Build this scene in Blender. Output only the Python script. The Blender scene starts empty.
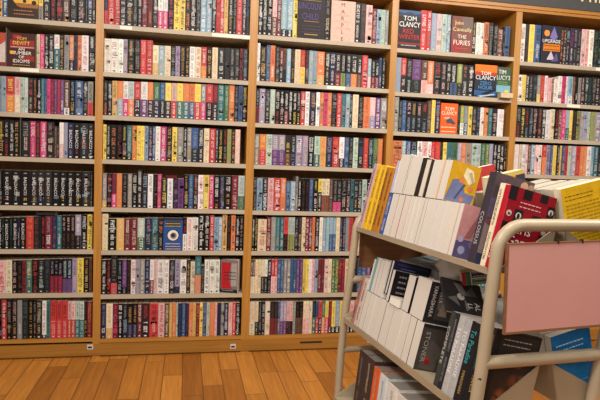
import bpy, math, random
from mathutils import Matrix, Vector
random.seed(7)
SC = bpy.context.scene
COL = SC.collection

# ------------------------------------------------------------------ camera
F_PX = 564.88
CAM = Vector((0.5071, -3.5251, 1.2227))
PITCH, YAW, ROLL = -0.067, 0.2011, 0.0356
def cam_axes():
    cy, sy, cp, sp = math.cos(YAW), math.sin(YAW), math.cos(PITCH), math.sin(PITCH)
    fwd = Vector((sy*cp, cy*cp, sp)); right = Vector((cy, -sy, 0)); up = right.cross(fwd)
    c, s = math.cos(ROLL), math.sin(ROLL)
    return c*right+s*up, -s*right+c*up, fwd
RX, RU, RF = cam_axes()
cd = bpy.data.cameras.new('camera'); cam = bpy.data.objects.new('camera', cd); COL.objects.link(cam)
cd.sensor_fit = 'HORIZONTAL'; cd.sensor_width = 36.0; cd.lens = 36.0*F_PX/600.0
cd.clip_start = 0.05; cd.clip_end = 60
cam.matrix_world = Matrix(((RX.x, RU.x, -RF.x, CAM.x), (RX.y, RU.y, -RF.y, CAM.y), (RX.z, RU.z, -RF.z, CAM.z), (0, 0, 0, 1)))
SC.camera = cam
def on_wall(px, py, y=0.0):
    """the spot on the plane Y=y that a measured point of the photograph lies on"""
    d = RX*((px-300)/F_PX) + RU*(-(py-200)/F_PX) + RF
    return CAM + d*((y-CAM.y)/d.y)
def proj(X):
    d = Vector(X)-CAM; w = d.dot(RF)
    return 300+F_PX*d.dot(RX)/w, 200-F_PX*d.dot(RU)/w

# ------------------------------------------------------------------ colours
def lin(c):
    return tuple((v/255/12.92 if v/255 <= .04045 else ((v/255+.055)/1.055)**2.4) for v in c)
PAL = {'K': (21, 18, 19), 'N': (40, 37, 40), 'G': (142, 140, 136), 'W': (232, 228, 224), 'C': (226, 206, 170), 'R': (205, 38, 38),
       'D': (122, 26, 42), 'O': (228, 120, 44), 'Y': (240, 208, 36), 'P': (218, 40, 118), 'Q': (226, 176, 174), 'U': (110, 56, 126),
       'L': (158, 147, 176), 'B': (54, 88, 138), 'V': (36, 42, 76), 'S': (136, 168, 192), 'T': (42, 110, 116), 'E': (66, 116, 76),
       'M': (216, 166, 74), 'H': (106, 70, 48), 'A': (176, 198, 186), 'F': (146, 150, 60)}
NAME = {'K': 'black', 'N': 'black', 'G': 'grey', 'W': 'white', 'C': 'cream', 'R': 'red', 'D': 'dark-red', 'O': 'orange', 'Y': 'yellow',
        'P': 'hot-pink', 'Q': 'pale-pink', 'U': 'purple', 'L': 'lilac', 'B': 'blue', 'V': 'navy', 'S': 'sky-blue', 'T': 'teal', 'E': 'green',
        'M': 'tan', 'H': 'brown', 'A': 'pale-green', 'F': 'olive'}
def pal(k, j=0.0, rnd=random):
    c = lin(PAL[k]); g_ = .3*c[0]+.55*c[1]+.15*c[2]; c = tuple((.82*v+.18*g_)*.9 for v in c)
    f = 1+rnd.uniform(-j, j)
    return tuple(min(1, max(0.004, v*f*(1+rnd.uniform(-j, j)*.5))) for v in c)

# ------------------------------------------------------------------ materials
def new_mat(name):
    m = bpy.data.materials.new(name); m.use_nodes = True
    nt = m.node_tree; b = nt.nodes['Principled BSDF']
    return m, nt, b
def node(nt, typ, **kw):
    n = nt.nodes.new(typ)
    for k, v in kw.items():
        if k.startswith('i_'):
            n.inputs[k[2:].replace('_', ' ')].default_value = v
        else: setattr(n, k, v)
    return n
def mix_rgb(nt, a, b, fac, blend='MIX'):
    n = nt.nodes.new('ShaderNodeMix'); n.data_type = 'RGBA'; n.blend_type = blend
    for s, v in ((6, a), (7, b), (0, fac)):
        if hasattr(v, 'is_linked') or hasattr(v, 'node'): nt.links.new(v, n.inputs[s])
        else: n.inputs[s].default_value = v if s == 0 else (*v[:3], 1)
    return n.outputs[2]
def mathn(nt, op, a, b=0.0, c=0.0):
    n = nt.nodes.new('ShaderNodeMath'); n.operation = op
    for i, v in enumerate((a, b, c)):
        if hasattr(v, 'node'): nt.links.new(v, n.inputs[i])
        else: n.inputs[i].default_value = v
    return n.outputs[0]

def mat_print():
    m, nt, b = new_mat('printed_card')
    a = node(nt, 'ShaderNodeAttribute', attribute_name='Col')
    tc = node(nt, 'ShaderNodeTexCoord')
    n = node(nt, 'ShaderNodeTexNoise'); n.inputs['Scale'].default_value = 60; n.inputs['Detail'].default_value = 3
    nt.links.new(tc.outputs['Object'], n.inputs['Vector'])
    r = node(nt, 'ShaderNodeMapRange'); r.inputs[1].default_value = .3; r.inputs[2].default_value = .7; r.inputs[3].default_value = .86; r.inputs[4].default_value = 1.06
    nt.links.new(n.outputs['Fac'], r.inputs[0])
    out = mix_rgb(nt, a.outputs['Color'], r.outputs[0], 1.0, 'MULTIPLY')
    nt.links.new(out, b.inputs['Base Color'])
    b.inputs['Roughness'].default_value = .42
    b.inputs['Specular IOR Level'].default_value = .22
    return m
def mat_paper():
    m, nt, b = new_mat('page_edges')
    a = node(nt, 'ShaderNodeAttribute', attribute_name='Col')
    tc = node(nt, 'ShaderNodeTexCoord')
    mp = node(nt, 'ShaderNodeMapping'); mp.inputs['Scale'].default_value = (900, 6, 6)
    nt.links.new(tc.outputs['Object'], mp.inputs['Vector'])
    n = node(nt, 'ShaderNodeTexNoise'); n.inputs['Scale'].default_value = 1.0; n.inputs['Detail'].default_value = 2
    nt.links.new(mp.outputs[0], n.inputs['Vector'])
    r = node(nt, 'ShaderNodeMapRange'); r.inputs[1].default_value = .3; r.inputs[2].default_value = .7; r.inputs[3].default_value = .82; r.inputs[4].default_value = 1.03
    nt.links.new(n.outputs['Fac'], r.inputs[0])
    out = mix_rgb(nt, a.outputs['Color'], r.outputs[0], 1.0, 'MULTIPLY')
    nt.links.new(out, b.inputs['Base Color'])
    b.inputs['Roughness'].default_value = .85; b.inputs['Specular IOR Level'].default_value = .15
    return m
def mat_wood(name, c1, c2, axis='Z', rough=.38):
    m, nt, b = new_mat(name)
    tc = node(nt, 'ShaderNodeTexCoord')
    mp = node(nt, 'ShaderNodeMapping')
    mp.inputs['Scale'].default_value = {'Z': (26, 26, 1.1), 'X': (1.1, 26, 26), 'Y': (26, 1.1, 26)}[axis]
    nt.links.new(tc.outputs['Object'], mp.inputs['Vector'])
    n = node(nt, 'ShaderNodeTexNoise'); n.inputs['Scale'].default_value = 2.2; n.inputs['Detail'].default_value = 6; n.inputs['Distortion'].default_value = .6
    nt.links.new(mp.outputs[0], n.inputs['Vector'])
    r = node(nt, 'ShaderNodeValToRGB'); r.color_ramp.elements[0].position = .3; r.color_ramp.elements[1].position = .72
    r.color_ramp.elements[0].color = (*lin(c1), 1); r.color_ramp.elements[1].color = (*lin(c2), 1)
    nt.links.new(n.outputs['Fac'], r.inputs[0]); nt.links.new(r.outputs[0], b.inputs['Base Color'])
    b.inputs['Roughness'].default_value = rough
    bm = node(nt, 'ShaderNodeBump'); bm.inputs['Strength'].default_value = .08
    nt.links.new(n.outputs['Fac'], bm.inputs['Height']); nt.links.new(bm.outputs[0], b.inputs['Normal'])
    return m
def mat_plain(name, c, rough=.5, spec=.4, var=.12, scale=18, metallic=0):
    m, nt, b = new_mat(name)
    tc = node(nt, 'ShaderNodeTexCoord')
    n = node(nt, 'ShaderNodeTexNoise'); n.inputs['Scale'].default_value = scale; n.inputs['Detail'].default_value = 4
    nt.links.new(tc.outputs['Object'], n.inputs['Vector'])
    r = node(nt, 'ShaderNodeMapRange'); r.inputs[1].default_value = .3; r.inputs[2].default_value = .7; r.inputs[3].default_value = 1-var; r.inputs[4].default_value = 1+var*.4
    nt.links.new(n.outputs['Fac'], r.inputs[0])
    out = mix_rgb(nt, lin(c), r.outputs[0], 1.0, 'MULTIPLY')
    nt.links.new(out, b.inputs['Base Color'])
    b.inputs['Roughness'].default_value = rough; b.inputs['Specular IOR Level'].default_value = spec; b.inputs['Metallic'].default_value = metallic
    return m
def mat_enamel():
    """cream enamel with chips of bare dark metal and grime"""
    m, nt, b = new_mat('cream_enamel')
    tc = node(nt, 'ShaderNodeTexCoord')
    n = node(nt, 'ShaderNodeTexNoise'); n.inputs['Scale'].default_value = 9; n.inputs['Detail'].default_value = 5
    nt.links.new(tc.outputs['Object'], n.inputs['Vector'])
    base = mix_rgb(nt, lin((160, 145, 120)), lin((188, 172, 146)), n.outputs['Fac'])
    n2 = node(nt, 'ShaderNodeTexNoise'); n2.inputs['Scale'].default_value = 34; n2.inputs['Detail'].default_value = 3
    nt.links.new(tc.outputs['Object'], n2.inputs['Vector'])
    r = node(nt, 'ShaderNodeMapRange'); r.inputs[1].default_value = .735; r.inputs[2].default_value = .75
    nt.links.new(n2.outputs['Fac'], r.inputs[0])
    out = mix_rgb(nt, base, lin((60, 50, 42)), r.outputs[0])
    nt.links.new(out, b.inputs['Base Color']); b.inputs['Roughness'].default_value = .36
    return m
def mat_floor():
    m, nt, b = new_mat('oak_planks')
    tc = node(nt, 'ShaderNodeTexCoord')
    sp = node(nt, 'ShaderNodeSeparateXYZ'); nt.links.new(tc.outputs['Object'], sp.inputs[0])
    u = mathn(nt, 'DIVIDE', mathn(nt, 'SUBTRACT', sp.outputs['X'], 0.0802), 0.1083)
    row = mathn(nt, 'FLOOR', u); fu = mathn(nt, 'FRACT', u)
    w1 = node(nt, 'ShaderNodeTexWhiteNoise', noise_dimensions='1D'); nt.links.new(row, w1.inputs['W'])
    v = mathn(nt, 'ADD', mathn(nt, 'DIVIDE', sp.outputs['Y'], 0.62), mathn(nt, 'MULTIPLY', w1.outputs['Value'], 7.0))
    cell = mathn(nt, 'FLOOR', v); fv = mathn(nt, 'FRACT', v)
    cx = node(nt, 'ShaderNodeCombineXYZ'); nt.links.new(row, cx.inputs[0]); nt.links.new(cell, cx.inputs[1])
    w2 = node(nt, 'ShaderNodeTexWhiteNoise', noise_dimensions='3D'); nt.links.new(cx.outputs[0], w2.inputs['Vector'])
    ramp = node(nt, 'ShaderNodeValToRGB')
    e = ramp.color_ramp.elements
    e[0].position = 0; e[0].color = (*lin((152, 92, 32)), 1); e[1].position = 1; e[1].color = (*lin((196, 128, 52)), 1)
    k = e.new(.5); k.color = (*lin((174, 110, 40)), 1)
    nt.links.new(w2.outputs['Value'], ramp.inputs[0])
    mp = node(nt, 'ShaderNodeMapping'); mp.inputs['Scale'].default_value = (34, 2.2, 1)
    nt.links.new(tc.outputs['Object'], mp.inputs['Vector'])
    off = node(nt, 'ShaderNodeVectorMath', operation='ADD'); nt.links.new(mp.outputs[0], off.inputs[0]); nt.links.new(w2.outputs['Color'], off.inputs[1])
    sc_ = node(nt, 'ShaderNodeVectorMath', operation='MULTIPLY_ADD'); nt.links.new(w2.outputs['Color'], sc_.inputs[0]); sc_.inputs[1].default_value = (40, 40, 40); nt.links.new(off.outputs[0], sc_.inputs[2])
    n = node(nt, 'ShaderNodeTexNoise'); n.inputs['Scale'].default_value = 1.6; n.inputs['Detail'].default_value = 6; n.inputs['Distortion'].default_value = .5
    nt.links.new(sc_.outputs[0], n.inputs['Vector'])
    r = node(nt, 'ShaderNodeMapRange'); r.inputs[1].default_value = .3; r.inputs[2].default_value = .7; r.inputs[3].default_value = .78; r.inputs[4].default_value = 1.12
    nt.links.new(n.outputs['Fac'], r.inputs[0])
    c = mix_rgb(nt, ramp.outputs[0], r.outputs[0], 1.0, 'MULTIPLY')
    eu = mathn(nt, 'MINIMUM', fu, mathn(nt, 'SUBTRACT', 1.0, fu))
    ev = mathn(nt, 'MULTIPLY', mathn(nt, 'MINIMUM', fv, mathn(nt, 'SUBTRACT', 1.0, fv)), 5.7)
    ed = mathn(nt, 'MINIMUM', eu, ev)
    g = node(nt, 'ShaderNodeMapRange'); g.inputs[1].default_value = .008; g.inputs[2].default_value = .035; g.inputs[3].default_value = 1; g.inputs[4].default_value = 0
    nt.links.new(ed, g.inputs[0])
    c2 = mix_rgb(nt, c, lin((70, 34, 12)), mathn(nt, 'MULTIPLY', g.outputs[0], .75))
    nt.links.new(c2, b.inputs['Base Color'])
    b.inputs['Roughness'].default_value = .46; b.inputs['Specular IOR Level'].default_value = .35
    return m

M_PRINT, M_PAPER = mat_print(), mat_paper()
M_UP = mat_wood('honey_wood_upright', (160, 108, 42), (182, 130, 58), 'Z')
M_RAIL = mat_wood('honey_wood_rail', (156, 104, 40), (180, 126, 56), 'X')
M_PLINTH = mat_wood('plinth_wood', (138, 92, 30), (162, 112, 44), 'X', .45)
M_BACK = mat_wood('back_panel_wood', (158, 106, 44), (184, 130, 62), 'Z', .5)
M_SHELF = mat_plain('shelf_grey_laminate', (176, 162, 142), .5, .35, .08, 12)
M_ENAMEL = mat_enamel()
M_FLOOR = mat_floor()
M_WALL = mat_plain('painted_wall', (205, 190, 165), .8, .2, .05, 3)
M_FASCIA = mat_plain('slate_fascia', (70, 70, 70), .55, .3, .08, 40)
M_LETTER = mat_plain('sign_cream_letter', (222, 206, 160), .5, .3, .03)
M_SOCKET = mat_plain('white_plastic', (196, 188, 180), .4, .4, .05)
M_DARK = mat_plain('dark_plastic', (40, 30, 30), .5, .4, .1)
M_TAG = mat_plain('paper_strip', (230, 224, 212), .7, .2, .06)
M_STEEL = mat_plain('grey_steel', (120, 116, 110), .4, .5, .1, metallic=.6)
M_PINK = mat_plain('pink_sheet', (214, 158, 152), .16, .5, .05, 5)
M_HARD = mat_wood('hardboard_brown', (122, 84, 54), (146, 102, 66), 'X', .5)
M_CLOTH = mat_plain('white_cloth', (238, 236, 232), .7, .2, .06, 8)
M_RUBBER = mat_plain('black_rubber', (34, 33, 33), .6, .3, .1)

# ------------------------------------------------------------------ mesh helper
class MB:
    def __init__(s): s.v, s.f, s.c, s.m, s.sm = [], [], [], [], []
    def face(s, pts, col=(.5, .5, .5), mi=0, smooth=False):
        b = len(s.v); s.v += [tuple(p) for p in pts]; s.f.append(tuple(range(b, b+len(pts)))); s.c.append(col); s.m.append(mi); s.sm.append(smooth)
    def box(s, x0, x1, y0, y1, z0, z1, col=(.5, .5, .5), mi=0, skip=''):
        P = [(x0, y0, z0), (x1, y0, z0), (x1, y1, z0), (x0, y1, z0), (x0, y0, z1), (x1, y0, z1), (x1, y1, z1), (x0, y1, z1)]
        for nm, q in (('b', (0, 3, 2, 1)), ('t', (4, 5, 6, 7)), ('f', (0, 1, 5, 4)), ('r', (1, 2, 6, 5)), ('k', (2, 3, 7, 6)), ('l', (3, 0, 4, 7))):
            if nm not in skip: s.face([P[i] for i in q], col, mi)
    def prism(s, poly, axis, a0, a1, col=(.5, .5, .5), mi=0):
        """extrude a 2-D polygon along one axis (0, 1 or 2)"""
        def P(p, a):
            q = list(p); q.insert(axis, a); return tuple(q)
        n = len(poly)
        s.face([P(p, a0) for p in poly][::-1], col, mi); s.face([P(p, a1) for p in poly], col, mi)
        for i in range(n):
            j = (i+1) % n
            s.face([P(poly[i], a0), P(poly[j], a0), P(poly[j], a1), P(poly[i], a1)], col, mi)
    def shared(s, verts, faces, col=(.5, .5, .5), mi=0, smooth=True):
        b = len(s.v); s.v += [tuple(v) for v in verts]
        for f in faces: s.f.append(tuple(i+b for i in f)); s.c.append(col); s.m.append(mi); s.sm.append(smooth)
    def tube(s, pts, r, seg=18, col=(.5, .5, .5), mi=0, cap=True):
        pts = [Vector(p) for p in pts]; n = len(pts); V = []
        nrm = None
        for i, p in enumerate(pts):
            t = (pts[min(i+1, n-1)]-pts[max(i-1, 0)]).normalized()
            if nrm is None:
                nrm = t.orthogonal().normalized()
            nrm = (nrm - t*nrm.dot(t)).normalized(); bn = t.cross(nrm)
            for k in range(seg):
                a = 2*math.pi*k/seg; V.append(p+nrm*r*math.cos(a)+bn*r*math.sin(a))
        Fs = [(i*seg+k, i*seg+(k+1) % seg, (i+1)*seg+(k+1) % seg, (i+1)*seg+k) for i in range(n-1) for k in range(seg)]
        s.shared(V, Fs, col, mi, True)
        if cap:
            s.face(V[:seg][::-1], col, mi); s.face(V[-seg:], col, mi)
    def add(s, o, M=None):
        b = len(s.v)
        s.v += [tuple(M @ Vector(v)) for v in o.v] if M else list(o.v)
        s.f += [tuple(i+b for i in f) for f in o.f]; s.c += o.c; s.m += o.m; s.sm += o.sm
    def mesh(s, name):
        me = bpy.data.meshes.new(name); me.from_pydata(s.v, [], s.f)
        ca = me.color_attributes.new('Col', 'FLOAT_COLOR', 'CORNER')
        data = []
        for f, c in zip(s.f, s.c): data += list((*c, 1.0))*len(f)
        ca.data.foreach_set('color', data)
        me.polygons.foreach_set('material_index', s.m); me.polygons.foreach_set('use_smooth', s.sm)
        me.update(); return me
    def build(s, name, mats, parent=None):
        me = s.mesh(name)
        for m in (mats if isinstance(mats, (list, tuple)) else [mats]): me.materials.append(m)
        o = bpy.data.objects.new(name, me); COL.objects.link(o)
        if parent: o.parent = parent
        return o
def tag(o, label=None, cat=None, group=None, kind=None):
    if label: o['label'] = label
    if cat: o['category'] = cat
    if group: o['group'] = group
    if kind: o['kind'] = kind
    return o
def empty(name, M=None):
    o = bpy.data.objects.new(name, None); COL.objects.link(o); o.empty_display_size = .1
    if M: o.matrix_world = M
    return o

# ------------------------------------------------------------------ lettering
_tx = {}
def text_shape(txt):
    """flat polygons of a word, scaled to cap height 1"""
    if txt in _tx: return _tx[txt]
    cu = bpy.data.curves.new('t', 'FONT'); cu.body = txt; cu.size = 1.0; cu.resolution_u = 2
    ob = bpy.data.objects.new('t', cu); COL.objects.link(ob)
    me = bpy.data.meshes.new_from_object(ob)
    V = [(v.co.x, v.co.y) for v in me.vertices]; Fs = [tuple(p.vertices) for p in me.polygons]
    bpy.data.objects.remove(ob); bpy.data.curves.remove(cu); bpy.data.meshes.remove(me)
    x0 = min(v[0] for v in V); x1 = max(v[0] for v in V); y0 = min(v[1] for v in V) ; y1 = max(v[1] for v in V)
    h = y1-y0
    V = [((x-x0)/h, (y-y0)/h) for x, y in V]
    _tx[txt] = (V, Fs, (x1-x0)/h); return _tx[txt]
def glyph_strokes(rnd):
    """illegible letter of three strokes in a unit cell, (x0,x1,y0,y1)"""
    k = rnd.randrange(5)
    if k == 0: return [(0, .25, 0, 1), (.25, .9, .8, 1), (.25, .8, .42, .58)]
    if k == 1: return [(0, .25, 0, 1), (.65, .9, 0, 1), (.25, .65, .4, .6)]
    if k == 2: return [(0, .25, 0, 1), (.65, .9, 0, 1), (.25, .65, .82, 1), (.25, .65, 0, .18)]
    if k == 3: return [(.3, .58, 0, 1), (0, .3, .8, 1), (.58, .88, .8, 1)]
    return [(0, .25, 0, 1), (.25, .9, 0, .2), (.25, .7, .8, 1)]

# ------------------------------------------------------------------ books
def spine_art(mb, w, h, y, base, acc, band, rnd, word=None):
    """bands, picture patches and lettering on a spine facing -Y"""
    hw = w*.5*.86
    def quad(x0, x1, z0, z1, c, e): mb.face([(x0, y-e, z0), (x1, y-e, z0), (x1, y-e, z1), (x0, y-e, z1)], c)
    cut = h*.02; acc2 = acc
    if band:
        fr, bc, ba = band
        cut = h*fr; quad(-w*.48, w*.48, 0, cut, pal(bc, .1, rnd), .0003)
        acc2 = ba or acc
    elif rnd.random() < .66:           # a picture running over part of the spine
        for _ in range(rnd.randint(3, 7)):
            z = rnd.uniform(.05, .8)*h; k = rnd.choice([base, acc, acc, 'N', 'H', 'G', 'S', 'D'])
            m_ = rnd.uniform(.25, .6); mixc = tuple((1-m_)*a+m_*b for a, b in zip(pal(base), pal(k)))
            x0 = rnd.uniform(-hw, 0); quad(x0, min(hw, x0+rnd.uniform(.4, 1)*w), z, min(h*.97, z+rnd.uniform(.02, .14)*h), mixc, .0002)
    bcol = pal(base)
    def vtext(z1, z0, size, col, xoff=0):
        size *= .88; k_ = rnd.uniform(.66, 1.0); col = tuple(k_*a+(1-k_)*b_ for a, b_ in zip(col, bcol))
        gl = size*rnd.uniform(.42, .62); z = z1
        while z-gl > z0:
            if rnd.random() > .14:
                for a, b, c, d in glyph_strokes(rnd):
                    quad(xoff-size/2+c*size, xoff-size/2+d*size, z-b*gl, z-a*gl, col, .0006)
            z -= gl*1.12
    if word:
        V, Fs, L = text_shape(word); s = min(.6*w, .5*h/L); zt = h*.80; col = pal(acc)
        b = [(-.5*s+y_*s, y-.0007, zt-x_*s) for x_, y_ in V]
        for f in Fs: mb.face([b[i] for i in f][::-1], col)
        vtext(h*.26, h*.1, w*.3, pal(rnd.choice(['M', 'R', 'S', 'W', 'Y'])))
        quad(-w*.15, w*.15, h*.9, h*.93, pal('G'), .0005)
    else:
        c1, c2 = pal(acc, .1, rnd), pal(acc2 or acc, .1, rnd)
        split = max(cut/h+.02, rnd.uniform(.35, .55)) if not band else cut/h+.03
        if band:
            vtext(h*.93, h*split, w*rnd.uniform(.4, .6), c1); vtext(cut*.92, cut*.18, w*rnd.uniform(.4, .58), c2)
        else:
            big = rnd.random() < .5
            vtext(h*.95, h*(split+.03), w*(rnd.uniform(.52, .68) if big else .42), c1)
            vtext(h*split, h*.12, w*(.4 if big else rnd.uniform(.5, .66)), c1 if rnd.random() < .6 else pal(rnd.choice('WCGMQ'), .1, rnd))
    if w > .012: quad(-w*.17, w*.17, h*.03, h*.065, pal(acc2 or acc), .0006)

def book_shapes(w, d, h, cov, page, spine_out=True, back=None, spine=None, hard=False, thick=None):
    """cover and page block.  x is the thickness, y runs inward from the outer face at y=0, z up"""
    t = thick or (.0026 if hard else .0012); ov = .003 if hard else .0006
    t = min(t, w*.22)
    c = MB(); p = MB(); back = back or cov; spine = spine or cov
    c.box(-w/2, -w/2+t, (.0022 if spine_out else 0), d-(0 if spine_out else .0022), 0, h, back); c.box(w/2-t, w/2, (.0022 if spine_out else 0), d-(0 if spine_out else .0022), 0, h, cov)
    prof = [(-w/2, .0026), (-w*.44, .0007), (-w*.36, 0), (w*.36, 0), (w*.44, .0007), (w/2, .0026), (w/2-t, .0046), (-w/2+t, .0046)]
    if not spine_out: prof = [(x, d-y) for x, y in prof][::-1]
    n = len(prof)
    c.face([(x, y, h) for x, y in prof], spine); c.face([(x, y, 0) for x, y in prof][::-1], spine)
    for i in range(n):
        j = (i+1) % n; (xa, ya), (xb, yb) = prof[i], prof[j]
        c.face([(xa, ya, 0), (xb, yb, 0), (xb, yb, h), (xa, ya, h)], spine)
    if spine_out: p.box(-w/2+t, w/2-t, .0046, d-ov, ov, h-ov, page, 0)
    else: p.box(-w/2+t, w/2-t, ov, d-.0046, ov, h-ov, page, 0)
    return c, p

PAGES = [(214, 196, 164), (222, 206, 178), (204, 184, 150), (228, 216, 196)]
def page_col(rnd=random): return lin(rnd.choice(PAGES))

def art(mb, ops, u_axis, origin, v_axis=Vector((0, 0, 1)), W=1.0, H=1.0, nrm=Vector((0, -1, 0))):
    """flat printed artwork on a cover: ops are in 0..1 across and 0..1 up"""
    lay = 0
    for op in ops:
        lay += 1; e = .0003+.00012*lay; o = Vector(origin)+nrm*e
        P = lambda s, t: o+u_axis*(s*W)+v_axis*(t*H)
        if op[0] == 'r':                       # rectangle
            _, s0, s1, t0, t1, c = op; mb.face([P(s0, t0), P(s1, t0), P(s1, t1), P(s0, t1)], lin(c))
        elif op[0] == 'p':                     # polygon
            mb.face([P(s, t) for s, t in op[1]], lin(op[2]))
        elif op[0] == 'g':                     # soft painted blob fading to the ground colour
            _, s0, t0, r, cA, cB = op; a_, b_ = lin(cA), lin(cB)
            for q in range(9):
                f = q/8; rr = r*(1-f*.9); cc = tuple(x*(1-f)+y*f for x, y in zip(b_, a_)); oo = nrm*(.00002*q)
                mb.face([P(s0+rr*math.cos(a*math.pi/10), t0+rr*W/H*math.sin(a*math.pi/10))+oo for a in range(20)], cc)
        elif op[0] == 'c':                     # disc; radius in units of width
            _, s0, t0, r, c = op; mb.face([P(s0+r*math.cos(a*math.pi/10), t0+r*W/H*math.sin(a*math.pi/10)) for a in range(20)], lin(c))
        elif op[0] == 't':                     # word: centre s, base t, cap height t, colour, max width
            _, txt, s0, t0, ht, c, mw = op
            V, Fs, L = text_shape(txt); hh = ht*H; ln = L*hh; k = min(1.0, mw*W/ln)
            pts = [o+u_axis*(s0*W+(x*hh*k-ln*k/2))+v_axis*(t0*H+y*hh) for x, y in V]
            for f in Fs: mb.face([pts[i] for i in f], lin(c))
        elif op[0] == 'd':                     # word running downward: left edge s, top t, length t, letter height s
            _, txt, s0, t1, ln, hs, c = op
            V, Fs, L = text_shape(txt); k = ln*H/L
            pts = [o+u_axis*(s0*W+y*hs*W)+v_axis*(t1*H-x*k) for x, y in V]
            for f in Fs: mb.face([pts[i] for i in f][::-1], lin(c))
        elif op[0] == 'v':                     # letters one above the other
            _, txt, s0, t1, t0, ht, c = op
            for i, ch in enumerate(txt):
                V, Fs, L = text_shape(ch); hh = ht*H; tt = t1+(t0-t1)*i/(len(txt)-1)
                pts = [o+u_axis*(s0*W+(x-L/2)*hh)+v_axis*(tt*H+(y-.5)*hh) for x, y in V]
                for f in Fs: mb.face([pts[i2] for i2 in f], lin(c))
        elif op[0] == 'l':                     # lines of small illegible print
            _, s0, s1, t1, t0, n, c = op; rnd = random.Random(n*77)
            for i in range(n):
                t = t1+(t0-t1)*i/max(1, n-1); s = s0
                while s < s1-.03:
                    ww = rnd.uniform(.03, .09); mb.face([P(s, t), P(min(s1, s+ww), t), P(min(s1, s+ww), t+abs(t1-t0)/n*.42), P(s, t+abs(t1-t0)/n*.42)], lin(c)); s += ww+.018

# ------------------------------------------------------------------ the setting
fl = MB(); fl.box(-4.5, 7.5, -6.5, .42, -.05, 0); fl = fl.build('floor', M_FLOOR); tag(fl, kind='structure')
wl = MB(); wl.box(-4.5, 7.5, .36, .42, 0, 3.3); wl = wl.build('wall_back', M_WALL); tag(wl, kind='structure')

# ------------------------------------------------------------------ the bookcase
UPR = [(-.92, -.876), (-.0235, .020), (.874, .924), (1.788, 1.832), (2.669, 2.715), (3.568, 3.614)]
LEV = {0: [1.982, 1.706, 1.449, 1.195, .912, .656, .394, .118], 1: [1.987, 1.711, 1.458, 1.198, .911, .651, .382, .108],
       2: [1.997, 1.715, 1.456, 1.197, .908, .650, .376, .105], 3: [1.982, 1.702, 1.445, 1.195, .91, .65, .38, .105], 4: [1.959, 1.693, 1.444, 1.195, .91, .65, .38, .105]}
DEP = .30
case = empty('bookcase'); tag(case, 'long honey-wood wall bookcase with grey shelves packed with paperbacks', 'bookcase')
for a, b in UPR:
    m = MB(); m.box(a, b, 0, DEP, 0, 2.30); m.build('upright', M_UP, case)
m = MB(); m.box(UPR[0][0], UPR[-1][1], DEP, DEP+.012, .0, 2.62); m.build('back_panel', M_BACK, case)
def zlow(): return .105
for b in range(5):
    x0, x1 = UPR[b][1], UPR[b+1][0]
    for r, z in enumerate(LEV[b]):
        m = MB()
        if r < 7:
            m.box(x0, x1, .004, DEP, z-.022, z-.002); m.box(x0, x1, 0, .004, z-.026, z)      # board and its front label rail
            m.box(x0, x1, .004, DEP, z-.002, z)
            m.build('shelf', M_SHELF, case)
        else:
            m.box(x0, x1, -.002, DEP, z-.022, z); m.build('shelf', M_RAIL, case)
m = MB(); m.box(UPR[0][0], UPR[-1][1], -.006, .02, .012, .083); m.box(UPR[0][0], UPR[-1][1], .01, .03, 0, .014)
m.build('plinth', M_PLINTH, case)
m = MB(); m.box(UPR[0][0], UPR[-1][1], -.004, DEP, 2.288, 2.308); m.box(UPR[0][0], UPR[-1][1], -.012, DEP, 2.308, 2.330); m.build('top_rail', M_RAIL, case)
def slot_at(px0, px1, py):
    a, b = on_wall(px0, py, -.007), on_wall(px1, py, -.007)
    m = MB(); m.box(a.x, b.x, -.0075, -.003, a.z-.006, a.z+.006); o = m.build('grip_slot', M_DARK, case)
slot_at(300, 322, 342.5)
# dark fascia sign above the bookcase
sg = empty('sign_board', Matrix.Translation((2.2, -.004, 2.332))); tag(sg, 'dark grey fascia board with cream lettering above the bookcase', 'sign')
m = MB(); m.box(-3.1, 1.41, -.012, .03, .0, .30); m.build('board', M_FASCIA, sg)
m = MB(); V, Fs, L = text_shape('Thriller'); s = .105
for f in Fs: m.face([(.905+V[i][0]*s, -.0135, .058+V[i][1]*s) for i in f])
m.build('sign_lettering', M_LETTER, sg)
for px, py, nm in ((90, 347.2, 'below the first upright from the left'), (233, 346.5, 'below the second upright from the left'), (370, 340.5, 'behind the trolley post')):
    p = on_wall(px, py, -.008)
    so = empty('plinth_socket', Matrix.Translation(p)); tag(so, 'small white square plate on wooden plinth '+nm, 'socket plate', 'small plates on the plinth')
    m = MB(); m.box(-.018, .018, 0, .0018, -.016, .016); m.box(-.016, .016, -.002, 0, -.013, .013); m.build('plate', M_SOCKET, so)
    m = MB(); m.box(-.011, .011, -.003, -.0018, -.006, .005); m.build('socket_hole', M_DARK, so)

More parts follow.
